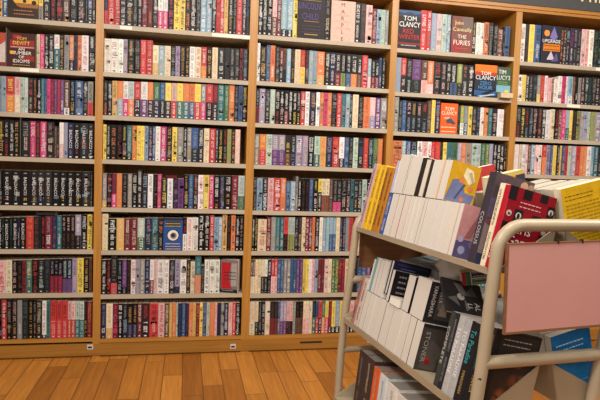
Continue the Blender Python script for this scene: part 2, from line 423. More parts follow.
# ------------------------------------------------------------------ books on the wall
# (bay, shelf) -> top line left/right in photo pixels, then "right edge, cover colour, print colour, ~lower part in tenths, ^taller"
ROWS = {
(0,0): (-17,-13,"2MK 8BW 38.8@dusk^1 43YK~4GK 50NW 56KR 63KR 69.5HM 77KW 85.5KW 87.5KG 92.5BW~4NW 95.5KO"),
(0,1): (33,36,"6@crop 7.2!end^5 36.3@grid 39.5CG 44.5PQ 48.5KW 54NW 59.5WR~6TW 64KM 69GB 74OW~3KW 77.5VK 81.5OK 88.5WR 95NW"),
(0,2): (76,82,"1GK 6SG 14.5RY~5OY 20.5QR~5CW 24AG 28AW 33NR 37KO 41KW 44.5TS 47BL 50.5PU 54DP 57UL 60.5RU 64UL 69.5HW~2WK 75KS 83BW 87.5NW 93GK~4RK"),
(0,3): (120,124,"4KY 9KW~5KR 14NW 19KM 20.2NK 21.2!end^4 30NG 35.5PW 40NR 46.5PW 54NG 57HG^-4 59KG^-4 63.5WC~4QC 67.5LS 73.5VW* 80KW* 88NW* 93.5NW*"),
(0,4): (170,172,"2KG 11.5KW* 20KW* 30.5KW* 37NW* 44NW* 52NW* 59.5KW* 66.5KW* 74KW* 81.5KW* 90NW* 92.5KG"),
(0,5): (218,214.5,"2KW 4KT 9.5KW* 12KT 17.5KW* 20VK 26KW* 33.5RO 39NH 41NK 45KR 52DL 56.5VU 61.5TS 66KQ~5KH 70.5KQ~5KH 75KQ~5KH 81LW~4KG 87KW 92YK"),
(0,6): (261,258,"5QR 12CG 17KQ 22KH 26DN 32TY 38KR 44NA 50NT 54KL~5DP 58KL~5DP 62.5KL~5DP 67VA~4UT 72VA~4UT 77LU 83.5YK 89KM 92HK"),
(0,7): (300,302,"1.5NK 6.5RW 11.5KG 17NQ 22GL 28NT 33KM 36KG 42NC 46.5WR~1VW 50TK 56.5RD~5RQ 62RD~5RQ 67.5RD~5RQ 71QR~5RC 75QR~5RC 79.5AT~5TA 84AT~5TA 87KH 92DO"),
(1,0): (-10,-3,"108VU~4RU 114.7RQ 120RQ 126NW~2NW 133NW 137.6NG 142KW 147.6DQ 152.7DN 158NW 163WG~5PW 168WG~5PW 174KP 179.7YK 185.3YK 190.3NO 196NW 200.7NG 206.3SW 211.7SW 216.3NW 220RD 224RW 228.3MH 233KW 236.7KG 242.3RQ 246.3NW 250NB"),
(1,1): (43.5,49,"110.7WM^5 118WD^5 123.3WG^5 127.6LU^5 134.3KM^5 140.4KG^5 146.3RQ^5 152.7RQ^5 158.7CM~4MC 164.3SW 170.7CM 175.3KG 180LU 185.3KM 189.5KM 195WG 201.3CR 206.6RW~4OY 212KM 217.7CM 224.7NW 229.7NV 234.6NG 239.7NG 242.6DN 248NS"),
(1,2): (80.5,86,"107.6KG~4KO 112KW 117.3MK 123OM~5SW 128.4WG~5PW 134AG~5OW 140.7RQ~5NW 147.6WG~5UW 153OM~5NW 160EA~5VW 165BS~5KW 171.3YM~5NW 176.7QG~5RW 183YM~5TW 189.3OM~5TW 194.6OR~5BW 200.7YM~5RW 206GW~5PW 212.7RQ~5KW 217.7DR~5NW 224.3TA^1 229EA 234.3OC^1 238.3NG 242.6BN 247KY"),
(1,3): (124.5,130,"106.3YF 110.3KW 116.6KO 122KD 126.6KY 132TA~2KA 136.6OY 140.5YM 144.4YF 148.4SB 152.4VQ 155.3BW 160.3WP 166.3PW 172NM 177YK 183.4GQ 187KW 191.4GW 198.3BS~4NS 203.7NW 209.3CM 215.4RW 218.3VW 223KY 227KR 231.4FG 235NO 240QC 246_"),
(1,4): (173.5,176,"106.7GW~2MW 111.6KR 116.4DU~4PW 122OM 127.6KG 132GC 137.3KW 142NW^4 147.6NS 153WT 157.3KH 161.3PQ 167NY^-4 173WB^-4 177.7NU^-4 183.7UN^-4 188.3KM 193.3BS 198NO 203.4WR 209YK 213.7PW 219.7KW~3KO 224.3VL 231.7KW 238DQ 245AG~4EG"),
(1,5): (219,217,"108CM^5 116.4KW 124MC 130.7DW 137.3DW 144.7AW~4EW 151.6VL 158TS 163.3NO 182.8@blue 186.6KR~5WK 192.7WR 198WR 204.3KW^3 209.7KW^3 214RW^2 218.3SB 222.3SW 227MK^3 231KH 235.4OH^2 239.3KW 243.3KQ"),
(1,6): (260,260,"106.3NW 110.7KR 117.3NG~3RG^3 122KS 126.7UL~2KL 130.7KH 135.3WR 140LG 144.7GW 149.7VS 153.7WG~4DW 157QG 164WN 169WK 174.7NG 180LN~2VN 186.3WG 190.3NM 195CG^-2 201TS~5OS^3 204.3NG^-6 209.3WK 214.3WK 219.7WK 241.5@angle"),
(1,7): (304,303,"106VL 112.6CM~3MC 117.7DP 122.6KW 127.3NS 132.4KM~4VL 137.3KM~4VL 141.7DW 149.3NR~5NW 158RD^0 164.6QR 169HC 172MY 176OM 178AG 181.7VB 185.6BS 188.7VH 192.3OM 196MO 199.4DO 202.6YM 206.3BL 209.6AG 214.6OM 217QR 220.7VN 224GA 228.3VW 232.3QR 235.7RW 239.7NW"),
(2,0): (-4,10.5,"262.7KW 267.3KW 272.4KW 277QS~5HW 281.3DW 287.3SW~2KW 293SW~2KW 297.7YB 324.7@dark^3 330.7KG^5 354.9@pale^4 360.4NW^4 365.7NH^4 372QN^3 376.7DQ 381.3SB 385.3AG 388.7GW"),
(2,1): (46,57.5,"260WA^3 266.3NM 270.3BS^2 275.3OR^2 279.6NG^1 283.3DW~5KW 286.7HK~4NK 291SW 294.7KH 300.4CM 305.4RO~5YO 308.7NR 313.3SY 317SG 324.7OC~3MC 330KW 335.3VW 341NW~4DQ 345.7KW~4FE 351.3KW~4BS 357.3NW~4OM 362NW~4HG 367.7RQ 371SW~4QW^-3 375.3KW~4DQ^-4 379.3KW~4DQ^-4 382BK^-1 385KW^-1"),
(2,2): (88.5,96.5,"259.3NS~5DN 265LW 270NG 275AW 280KW~4KR 284KW 288.7KW~4DW 292.7KW 296.7KW~4KY 300.7KW~4KY 305.3RW 309.6WG 316VM 320WS 323.6OY 327.3PD 331.6OQ 336.7NG 341.3RW~4RW 345.6TG 350SA 352.7NA 358.4CM 363.3NG^-2 369.7OR^-2 375.3QW~4LW^-2 380.7UW^-2 387GW^-2"),
(2,3): (134,139,"259.3GW 266OY~5RQ 272AG 278.4LC~5UL 285LC~5UL 290.7NY~4HM 296NA~4VL 302.3LW 308LQ 314.4KW 320AE~4TW 326.3MO 332.4VL 339RO 344.3WG~3NW 348.7BS 353NG 358AF 363.7NB 368.4RO 373NS 377.6EF 382.7OM"),
(2,4): (178,180,"256.7NG 262.4SB 267.7NW 273.7QR 280.4RW 285.7OW 290.4BS^-3 295.6SW^-3 298GN^2 301.4KW 305.4KH 309.3KD 313.3BS 318KY~6KW 321.6YK~6KW 325.6CH~5HR 329.3CH~5HR 333HG 337.3NG~3PG 341.4NG~3PG 346.4NG 350.7NQ 354TN 358NA 362NA 366.7AN 372KW 377RW 382BW"),
(2,5): (217.5,217.5,"254.7KW 257.7KY 266.4CR^-2 271DC 275.7GA 280TS 283.7TS 288RD~5KD 291.3AT~5FK 294.7AT~5FK 298.3NL 301.6NL 305.3CM 308.7DW 312DW 315OR 319.3KW 322.7WM 326SA 329.3SA 332.7SA~5BS 336SA~5BS 340CM 342.7VL 345.3VL 349GL 352.7RD 355DR 358CW 362.4CM 366.7BW 372WK 378KM 382DW"),
(2,6): (260,259,"252.7HW~5CW 255HW~5CW 258CM 261CM 264.4CW~5KG 267.6WG~5KG 271VW~5KL 274.3RW~5QR 277.3RW~5QR 280.6BS 283.7BS 287GW 290.3GW 293.3BT 296.4BT 299.6UL 302.7UL 305.7YF 308.7YF 312WQ 314.7QR 318SL 321DH 324.3DH 328QC 331.6CQ 334.7EY 338.7EY 341.7DR 345DR 348CM 352CM 357NK 361.5BS 366BS 371UW 376KW 381GW"),
(2,7): (302,301,"255CM~4CG 258.3CM~4KG 261.6NG 265NA 270CW 274.4NH~5DH 277.6NH~5DH 280BL 283.3LW~4UL 286.4LW~4UL 289.6QR~4KD 292.7QR~4KD 295.7GA 299.3KH~5HK 303KH~5HK 306CQ~5QR 309.3CQ~5QR 312.3CW 315.6NB~5EW 318.4BN~5RW 321.7RD~5VW 325EA~5OW 328.3YF~5PW 331.6DR~2KW 335.3YF~2KW 339.6SA~2KW 342.7YM~2KW 347MO~2KW 350OQ~2KW 354QR~2KW 357OM~2KW 361YM~2KW 366UM~2KW 371KW 376YK 380OK"),
(3,0): (9.5,21,"420.5@winter 427.2RW^2 431.5RW^2 437SQ 442QS 446.7AS 451SW 472@furies^-1 475.8KY^-5 480.7WG^-5 484WS^-5 488.7ON^-4 493.5NG^-4 497.7KG^-6 503HQ^-9 505KK^-7 510BV^-6"),
(3,1): (57,70,"401.3SL 406.3RW~5NW 412.5KG~4KA 421.3UG~4NE 427.5HW~4QO 434OW~3QW 441NR 446.3NQ~4NQ 450.6KW 457KW~4BK 462FW~4NG 468NO~5NW 473.8NW 496@zero^2 511@lake^2"),
(3,2): (99.5,110,"398.7GA^3 402NG 406.3BS 411.3NQ~5NS 416.5NM~5NS 421.3NQ~5NS 427.5NR~5NS 431.6HG^2 435.3YM^3 440VL^3 457@orange^1 460.3NT 463.8FY~4WK 468GS~4BW 472YF 476.3NG 480VG 484WC 488OM 492TS 497.5NQ 504WQ"),
(3,3): (140.5,144.5,"402OH 406SW 410.6BW 417NS 422WV 427QR 431WR 435RQ 440RO 443NE 446.8YM 452.4TB 457.6EK 461.5LW 466OQ 472GO 476.7AE 481AG 485EA 489EY 493LA 496.6KW 500KW 503.8NW 508KG"),
(4,0): (23.4,33,"525.4WD 528.8NH 534.4YM 540.6BV 560.5@upgrade 563.5NO 566.5NM 570NS 573.8VR 577NL 581.3NG 585QW 588.8QR 593.5WR 598NE 603KE 608GW 613NS 618RW 624KW"),
(4,1): (74.7,78.5,"522.3WG 526YM 529.5KW 533NG 537NT 540.4GA~3YA 544.5RO 548WR 551.7QR^-2 554HC^-3 557.7WR^-3 561.7WG 566PD 568WS 572.7SB~3WB 575HO 578KN 581GH^-1 584.7NQ 588NA 592NT 596NG 600NQ 605NG 610TW 616WR"),
(4,2): (106.7,114,"521NG~5NR 525NY 529NR~4NS 533NS 537.8NQ 541.5NO 545.7NW 550.5WG^-1 555CG 558KR 561.7HQ 565.8PQ 569.5SA~4TA 572.7YM 576.8NH 580FK 583LY 588LS 590.7AT 595.5FG 600LW 605GW 610NR"),
(4,3): (144.3,147.5,"519WQ 522CG 525WL 528QW 531HC 534.8SW 538.5QW 542WR 546RM~6OM 550LV 552.8BL 556.8YM 559.5NW 561.7YR 565BL 568RK 571.5AM 576LW 580RD 583.5OM 587OQ 591WT 594SN 598TW 604NG 610WS"),
}
BAYN = ['far-left bay', 'second bay from left', 'middle bay', 'fourth bay from left', 'far-right bay']
ROWN = ['top shelf in view', 'second shelf down', 'third shelf down', 'fourth shelf down', 'fifth shelf down', 'sixth shelf down', 'seventh shelf down', 'bottom shelf']
ORD = ['first', 'second', 'third', 'fourth', 'fifth', 'sixth', 'seventh', 'eighth', 'ninth', 'tenth', 'eleventh', 'twelfth', 'thirteenth', 'fourteenth', 'fifteenth', 'sixteenth', 'seventeenth', 'eighteenth', 'nineteenth', 'twentieth']

DARK = (28, 24, 26)
FACES = {   # cover art of the books standing face out
 'dusk': ((216, 166, 72), [('r', 0, 1, .0, .3, (52, 36, 26)), ('r', 0, 1, .3, .42, (150, 96, 40)), ('r', 0, 1, .8, 1, (120, 130, 70)), ('p', [(0, .25), (0, .62), (.12, .55), (.3, .34), (.45, .28)], (40, 34, 26)), ('c', .55, .48, .06, (30, 26, 22)), ('c', .86, .45, .08, (40, 30, 22)), ('c', .3, .6, .1, (60, 52, 34)), ('l', .2, .85, .2, .1, 2, (190, 120, 90))],
          'face-out paperback with dusky yellow landscape cover', ''),
 'crop': ((196, 180, 176), [('p', [(.1, .4), (1, .75), (1, 1), (.1, 1)], (170, 70, 50)), ('r', 0, 1, 0, .12, (120, 50, 40))], 'face-out book with white and red cover cut off by frame edge', ''),
 'grid': ((62, 24, 24), [('r', .1, .95, .55, .8, (140, 36, 38)), ('r', .55, .95, .18, .34, (140, 36, 38)), ('r', .2, .5, .83, .95, (150, 40, 40)), ('t', 'TOM', .5, .80, .09, (230, 190, 70), .4), ('t', 'DEVITT', .5, .66, .1, (226, 200, 90), .7), ('r', .12, .95, .58, .6, (190, 170, 160)), ('t', 'AN', .5, .49, .085, (236, 230, 222), .4), ('t', 'NUMBER', .5, .37, .1, (236, 230, 222), .7), ('t', 'OF', .5, .26, .085, (236, 230, 222), .3), ('t', 'IDIOMS', .5, .13, .1, (236, 230, 222), .7), ('r', .1, .24, .38, .47, (220, 170, 50)), ('l', .2, .85, .06, .02, 1, (180, 160, 90))],
          'face-out dark red book with blocky white and yellow cover lettering', 'h'),
 'blue': ((40, 78, 146), [('r', 0, 1, .93, 1, (40, 40, 46)), ('r', .12, .88, .72, .9, (60, 60, 50)), ('l', .1, .9, .82, .74, 2, (214, 180, 110)), ('c', .5, .47, .31, (40, 34, 30)), ('c', .5, .47, .28, (226, 214, 200)), ('c', .52, .46, .17, (120, 116, 112)), ('c', .5, .47, .1, (30, 40, 60)), ('l', .12, .9, .2, .04, 3, (214, 180, 110))], 'face-out blue paperback with round porthole emblem', ''),
 'angle': ((118, 112, 110), [('r', .05, .5, .12, .92, (176, 34, 44)), ('p', [(.5, .5), (.62, .92), (.5, .92)], (176, 34, 44)), ('p', [(.5, .12), (.66, .12), (.5, .4)], (176, 34, 44)), ('r', .62, .95, .2, .9, (160, 152, 148)), ('l', .2, .9, .6, .4, 3, (60, 44, 44)), ('r', 0, 1, 0, .1, (34, 32, 34)), ('l', .1, .8, .06, .03, 1, (190, 186, 182))], 'red and grey book turned at an angle, its white pages showing', ''),
 'dark': ((38, 30, 36), [('t', 'LINCOLN', .42, .73, .16, (82, 66, 130), .8), ('t', 'CHILD', .45, .47, .16, (82, 66, 130), .62), ('r', .22, .78, .42, .435, (150, 120, 50)), ('l', .15, .85, .3, .14, 3, (70, 60, 66)), ('r', .25, .75, .09, .115, (160, 128, 50)), ('r', .15, .85, .94, .955, (150, 120, 50))], 'face-out black hardback with purple capitals and gold rules', 'h'),
 'pale': ((214, 172, 158), [('v', 'MARPLE', .48, .9, .06, .095, (52, 42, 44)), ('l', .2, .8, .62, .3, 3, (206, 160, 146))], 'face-out pale pink hardback with capitals running down cover', 'h'),
 'winter': ((30, 22, 26), [('r', 0, 1, .84, 1, (64, 88, 128)), ('p', [(0, .84), (1, .84), (1, .93), (.7, .9), (.5, .96), (.25, .91), (0, .95)], (36, 50, 80)), ('t', 'TOM', .5, .73, .12, (236, 234, 232), .6), ('t', 'CLANCY', .5, .57, .13, (236, 234, 232), .92), ('t', 'RED', .45, .4, .12, (196, 34, 36), .5), ('t', 'WINTER', .5, .25, .12, (196, 34, 36), .92), ('p', [(.1, .1), (.9, .1), (.5, .24)], (20, 18, 20)), ('l', .15, .85, .08, .04, 1, (200, 196, 190)), ('r', 0, 1, .11, .16, (130, 30, 34))], 'face-out black thriller with white and red capitals, night sky above', ''),
 'furies': ((118, 70, 62), [('r', .5, 1, .6, 1, (110, 92, 86)), ('r', 0, .5, 0, .35, (142, 44, 46)), ('r', .5, 1, .05, .3, (130, 60, 52)), ('t', 'John', .33, .74, .13, (232, 212, 150), .55), ('t', 'Connolly', .5, .56, .14, (232, 212, 150), .94), ('t', 'THE', .5, .4, .1, (230, 220, 204), .5), ('t', 'FURIES', .5, .22, .13, (230, 220, 204), .8), ('l', .2, .85, .12, .08, 1, (200, 80, 74))], 'face-out brown-red paperback with cream serif-style title', ''),
 'zero': ((34, 40, 54), [('r', 0, 1, .78, 1, (226, 116, 30)), ('r', 0, 1, .68, .78, (180, 60, 34)), ('r', 0, 1, .06, .2, (44, 88, 146)), ('p', [(.3, .1), (1, .3), (1, .22), (.5, .06)], (20, 26, 34)), ('p', [(.15, .03), (.9, .12), (.95, .09), (.3, 0)], (170, 190, 210)), ('t', 'TOM', .5, .68, .11, (238, 236, 234), .6), ('t', 'CLANCY', .5, .54, .13, (238, 236, 234), .92), ('t', 'ZERO', .5, .38, .11, (70, 140, 200), .62), ('t', 'HOUR', .5, .24, .12, (84, 156, 214), .7)], 'face-out thriller with orange sky and blue title', ''),
 'lake': ((52, 92, 70), [('r', 0, 1, .2, .42, (120, 170, 190)), ('r', 0, 1, 0, .2, (40, 70, 80)), ('r', 0, 1, .8, 1, (70, 84, 70)), ('t', 'TIM', .4, .78, .13, (232, 232, 226), .5), ('t', "LUCY'S", .5, .6, .14, (232, 232, 226), .9), ('l', .15, .8, .52, .46, 2, (190, 190, 60)), ('c', .75, .2, .15, (214, 204, 50))], 'face-out green book with white capitals and yellow sticker', ''),
 'orange': ((232, 96, 34), [('t', 'TOM', .5, .76, .12, (244, 226, 206), .55), ('t', 'CLANCY', .5, .62, .12, (244, 226, 206), .92), ('p', [(.3, .44), (.6, .52), (.9, .36), (.8, .3), (.55, .36), (.4, .34)], (70, 76, 100)), ('p', [(.15, .52), (.5, .56), (.55, .5), (.3, .48)], (190, 170, 160)), ('p', [(.6, .5), (.8, .56), (.9, .52)], (120, 120, 130)), ('l', .05, .9, .2, .06, 2, (246, 214, 190))], 'face-out bright orange thriller with pale title', ''),
 'upgrade': ((40, 40, 54), [('c', .25, .8, .14, (226, 140, 60)), ('p', [(.4, .7), (.6, .98), (.8, .72), (.6, .6)], (120, 110, 170)), ('p', [(.3, .1), (.5, .34), (.7, .1)], (190, 180, 190)), ('p', [(.55, .05), (.8, .3), (.9, .08)], (90, 80, 130)), ('t', 'UPGRADE', .5, .55, .09, (238, 234, 230), .9), ('r', .1, .95, .33, .52, (206, 118, 30)), ('l', .15, .9, .46, .36, 2, (60, 44, 30))], 'face-out dark book with orange blocks and white title', ''),
}
YS = .012
books = []                                  # everything standing on the wall shelves
end_plates = []
for (b, r), (tl, tr, toks) in ROWS.items():
    zs = LEV[b][r]; xl, xr = UPR[b][1]+.0015, UPR[b+1][0]-.0015
    pl, pr = proj((xl, YS, zs))[0], proj((xr, YS, zs))[0]
    prev_w = None if b == 0 else xl
    prev_px = 0.0 if b == 0 else pl
    seq = []
    for tk in toks.split():
        dh = 0
        if '^' in tk: tk, q = tk.split('^'); dh = float(q)
        star = tk.endswith('*'); tk = tk.rstrip('*')
        i = 0
        while i < len(tk) and (tk[i].isdigit() or tk[i] == '.'): i += 1
        px = float(tk[:i]); code = tk[i:]
        topy = tl+(tr-tl)*((prev_px+px)/2-pl)/(pr-pl)-dh if b else tl+(tr-tl)*((prev_px+px)/2)/95-dh
        mid = (proj((on_wall(px, 200, YS).x, YS, zs))[1]+topy)/2
        X = on_wall(px, mid, YS).x
        if prev_w is None: prev_w = on_wall(0, mid, YS).x-.012
        X = min(X, xr)
        H = on_wall((prev_px+px)/2, topy, YS).z-zs
        e = dict(b=b, r=r, x0=prev_w, x1=X, h=H, zs=zs, px=px-prev_px, area=(px-prev_px)*(proj((X, YS, zs))[1]-topy), star=star, code=code, pxa=prev_px)
        vis = proj((X, YS, zs+H*.5))
        e['hid'] = (b == 2 and r >= 4 and px > 366) or (b == 3 and r == 3 and px < 402) or (b == 4 and prev_px > 600) or (b == 0 and px < 1.6)
        if b == 4 and px > 600 > prev_px: e['area'] *= (600-prev_px)/(px-prev_px)
        if b == 0 and r == 0 or (b in (1, 2) and r == 0): e['area'] *= .7
        if X-prev_w > .002: seq.append(e)
        prev_w, prev_px = X, px
    books.append(seq)

def shelf_book(e, rnd):
    """mesh of one spine-out book; origin at the foot of its spine"""
    code = e['code']; w = e['x1']-e['x0']-.0005; h = e['h']
    band = None
    if '~' in code:
        code, lo = code.split('~'); band = (int(lo[0])/10., lo[1], lo[2] if len(lo) > 2 else None)
    base = pal(code[0], .12, rnd); acc = code[1]
    d = min(.135, h*.64)
    c, p = book_shapes(w, d, h, base, page_col(rnd))
    spine_art(c, w, h, 0, code[0], acc, band, rnd, 'BALDACCI' if e['star'] else None)
    for i in range(len(p.m)): p.m[i] = 1
    c.add(p)
    M = Matrix.Translation(((e['x0']+e['x1'])/2, YS+rnd.uniform(-.002, .006), e['zs']+.0008))
    return c, M

def look(e):
    code = e['code']
    if '~' in code:
        c, lo = code.split('~')
        a, b2 = NAME[c[0]], NAME[lo[1]]
        if a != b2: return f'{a}-over-{b2}', f'{a}-over-{b2} paperback'
        return NAME[c[0]], f'{a} {NAME[c[1]]}-lettered paperback'
    return NAME[code[0]], f'{NAME[code[0]]} {NAME[code[1]]}-lettered paperback' if code[0] != code[1] and NAME[code[0]] != NAME[code[1]] else f'plain {NAME[code[0]]} paperback'
spines = []
for seq in books:
    real = [e for e in seq if e['code'][0] not in '@!_']
    for e in real: e['cls'], e['look'] = look(e)
    for k, e in enumerate(seq):
        if e['code'][0] in '@!_': continue
        where = f"{ROWN[e['r']]}, {BAYN[e['b']]}"
        same = [q for q in real if q['look'] == e['look']]
        cls = [q for q in real if q['cls'] == e['cls']]
        nb = lambda q, s: (seq[seq.index(q)+s]['cls'] if 0 <= seq.index(q)+s < len(seq) and 'cls' in seq[seq.index(q)+s] else None)
        if len(cls) == 1: e['label'] = f"{e['look']}, only {e['cls']} spine on {where}"
        elif len(same) == 1: e['label'] = f"{e['look']} on {where}"
        else:
            L, R = nb(e, -1), nb(e, 1); n = same.index(e)
            uniq = [q for q in same if nb(q, -1) == L and nb(q, 1) == R]
            if L and R and len(uniq) == 1 and n > 2 and L != e['cls'] and R != e['cls']:
                e['label'] = f"{e['look']} between {L} and {R} ones, {where}"
            elif n == len(same)-1 and n > 1: e['label'] = f"{e['look']}, rightmost such one on {where}"
            else: e['label'] = f"{e['look']}, {ORD[n]} such from left on {where}"
        spines.append(e)
N_TROLLEY = 96
cand = sorted([e for e in spines if not e['hid']], key=lambda e: -e['area'])
n_face = sum(1 for s in books for e in s if e['code'][0] == '@')
N_SPINE = 300-N_TROLLEY-n_face-6
chosen = set(id(e) for e in cand[:N_SPINE])
rest = MB()
for i, e in enumerate(spines):
    rnd = random.Random(1000+i)
    c, M = shelf_book(e, rnd)
    if id(e) in chosen:
        o = c.build('paperback_book', [M_PRINT, M_PAPER]); o.matrix_world = M
        tag(o, e['label'], 'book', f"paperbacks on the {ROWN[e['r']]}, {BAYN[e['b']]}")
    else: rest.add(c, M)
# shelves that the photo barely reaches (beyond the left edge, behind the trolley): filled like the others
rnd = random.Random(5)
def fill(b, r, x0, x1):
    x = x0
    while True:
        w = rnd.uniform(.017, .034)
        if x+w > x1: break
        k = rnd.choice('KKKNNNWWCRDOYPQULBVSTEMHAFG'); a = rnd.choice('WWCMKRY')
        if a == k: a = 'K' if k == 'W' else 'W'
        e = dict(code=k+a, x0=x, x1=x+w, h=rnd.choice([.178, .19, .196, .198]), zs=LEV[b][r], star=False)
        c, M = shelf_book(e, rnd); rest.add(c, M); x += w
for r in range(8):
    xe = [s for s in books if s and s[0]['b'] == 0 and s[0]['r'] == r][0][0]['x0']
    fill(0, r, UPR[0][1]+.002, xe-(.066 if r == 1 else .001))
for r in range(4, 8):
    fill(3, r, UPR[3][1]+.002, UPR[4][0]-.002); fill(4, r, UPR[4][1]+.002, UPR[5][0]-.002)
for r in range(4):
    xe = [s for s in books if s and s[0]['b'] == 4 and s[0]['r'] == r][0][-1]['x1']
    fill(4, r, xe+.001, UPR[5][0]-.002)
o = rest.build('paperback_rows', [M_PRINT, M_PAPER])
tag(o, 'rows of further multicoloured paperback spines filling the wall shelves', 'books', kind='stuff')

# face-out books and metal book ends
for seq in books:
    for e in seq:
        cd_ = e['code']
        if cd_[0] == '!':
            m = MB(); xm = (e['x0']+e['x1'])/2
            hw_ = min(.0012, (e['x1']-e['x0'])/2-.0008); m.box(-hw_, hw_, 0, .13, 0, e['h'])
            o = m.build('book_end', M_STEEL); o.location = (xm, .006, e['zs']+.0009)
            tag(o, 'thin grey metal book end on ' + ROWN[e['r']] + ', far-left bay', 'book end', 'metal book ends')
        if cd_[0] != '@': continue
        base, ops, lab, hd = FACES[cd_[1:]]
        W = e['x1']-e['x0']-.002; H = e['h']; th = .028
        if cd_ == '@crop': W += .06
        root_m, pg = MB(), MB()
        base_l = lin(base); t = .0022
        if cd_ == '@angle': Wc, th = W*.82, .062
        else: Wc = W
        # thickness along y: front board, back board, spine on the left, page block between
        root_m.box(0, Wc, 0, t, 0, H, base_l); root_m.box(0, Wc, th-t, th, 0, H, base_l); root_m.box(0, t, t, th-t, 0, H, base_l)
        pg.box(t, Wc-.002, t, th-t, .0015, H-.0015, lin((226, 216, 200)) if cd_ == '@angle' else page_col(), 0)
        art(root_m, ops, Vector((1, 0, 0)), (0, 0, 0), W=Wc, H=H)
        nm = 'hardback_book' if hd else 'paperback_book'
        o = root_m.build(nm, [M_PRINT, M_PAPER])
        pb = pg.build('page_block', [M_PAPER], o)
        x0 = e['x0']+.001-(.06 if cd_ == '@crop' else 0)
        o.location = (x0, .004, e['zs']+.0008)
        if cd_ == '@angle':
            o.location = (x0+.006, .034, e['zs']+.0008); o.rotation_euler.z = math.radians(-20)
        if cd_ == '@lake': o.location.y = .016
        tag(o, lab+', '+ROWN[e['r']].replace(' in view', '') if len(lab.split()) < 13 else lab, 'book', 'books standing face out')

# books lying flat on top of rows, and the tan one lying in front
def lying(px0, px1, py_top, py_bot, y0, d, col, label, pages=None, hmax=1):
    a, b_ = on_wall(px0, py_bot, y0), on_wall(px1, py_bot, y0); t_ = on_wall((px0+px1)/2, py_top, y0); zb = min(a.z, b_.z)
    w, h = b_.x-a.x, max(.01, min(hmax, t_.z-(a.z+b_.z)/2))
    m = MB(); c = lin(col); t = .0015
    m.box(0, w, 0, d, 0, t, c); m.box(0, w, 0, d, h-t, h, c); m.box(0, w, d-t, d, t, h-t, c)
    m.box(0, w, 0, .0012, .0, h, c if pages is None else lin(pages))
    o = m.build('paperback_book', [M_PRINT, M_PAPER]); p = MB(); p.box(.001, w-.001, .0014, d-.002, t, h-t, page_col()); p.build('page_block', [M_PAPER], o)
    return o, a, h
def row_top(b, r, px0, px1):
    hs = [e['h'] for s in books for e in s if e['b'] == b and e['r'] == r and e['pxa']+e['px'] > px0-4 and e['pxa'] < px1+4 and e['code'][0] not in '_!']
    return LEV[b][r]+max(hs)
for b, r, p0, p1, pt, pb_, col, lab in ((2, 5, 323, 355.5, 216, 219, (226, 214, 196), 'cream book lying flat across row tops, sixth shelf down, middle bay'),
                                  (0, 5, 36, 56, 212.7, 216.5, (44, 38, 38), 'black book lying flat across row tops, sixth shelf down, far-left bay'),
                                  (1, 5, 109, 126, 212.5, 217, (36, 36, 40), 'black book lying flat across row tops, sixth shelf down, second bay from left'),
                                  (1, 4, 166, 177, 175, 178.5, (92, 18, 22), 'red book lying flat across row tops, fifth shelf down, second bay from left')):
    o, a, h = lying(p0, p1, pt, pb_, .018, .12, col, lab, hmax=LEV[b][r-1]-.028-row_top(b, r, p0, p1))
    o.location = (a.x, .018, row_top(b, r, p0, p1)+.0006); tag(o, lab, 'book', 'books lying on top of others')
o, a, h = lying(498.5, 510.6, 92.8, 98.2, -.001, .044, (206, 184, 150), '')
o.location = (a.x, -.03, LEV[3][1]+.0006)
o.location.y = -.030; tag(o, 'tan book lying flat in front of face-out green one, fourth bay from left', 'book', 'books lying on top of others')
# paper label strips clipped to shelf fronts
for b, r, p0, p1, lab in ((0, 1, 20, 39, 'white paper strip on shelf edge under the face-out dark red book'), (1, 0, 120, 132, 'short grey label strip on top shelf edge, second bay from left'),
                     (1, 0, 212, 250, 'long white label strip on top shelf edge, second bay from left'), (2, 1, 327, 345, 'white label strip on second shelf edge, middle bay'),
                     (4, 1, 567, 580, 'white label strip on second shelf edge, far-right bay'), (4, 0, 596, 606, 'white label strip on top shelf edge, far-right bay')):
    z = LEV[b][r]; xa, xb = [on_wall(p, proj((on_wall(p, 200).x, 0, z))[1]).x for p in (p0, p1)]
    m = MB(); m.box(xa, xb, -.0016, -.0002, z-.023, z-.003); o = m.build('label_strip', M_TAG); tag(o, lab, 'label', 'label strips on shelf edges')

# ------------------------------------------------------------------ the book trolley
AZ = math.radians(-5.0)
TV = Vector((math.cos(AZ), -math.sin(AZ), 0))
TO = Vector((1.251, -2.262, 0))+TV*.168
TM = Matrix.Translation(TO) @ Matrix.Rotation(-AZ, 4, 'Z')      # x across, y along its length (0 near end), z up
LEN = .882
tro = empty('book_trolley', TM); tag(tro, 'cream metal two-sided book trolley loaded with paperbacks', 'trolley')
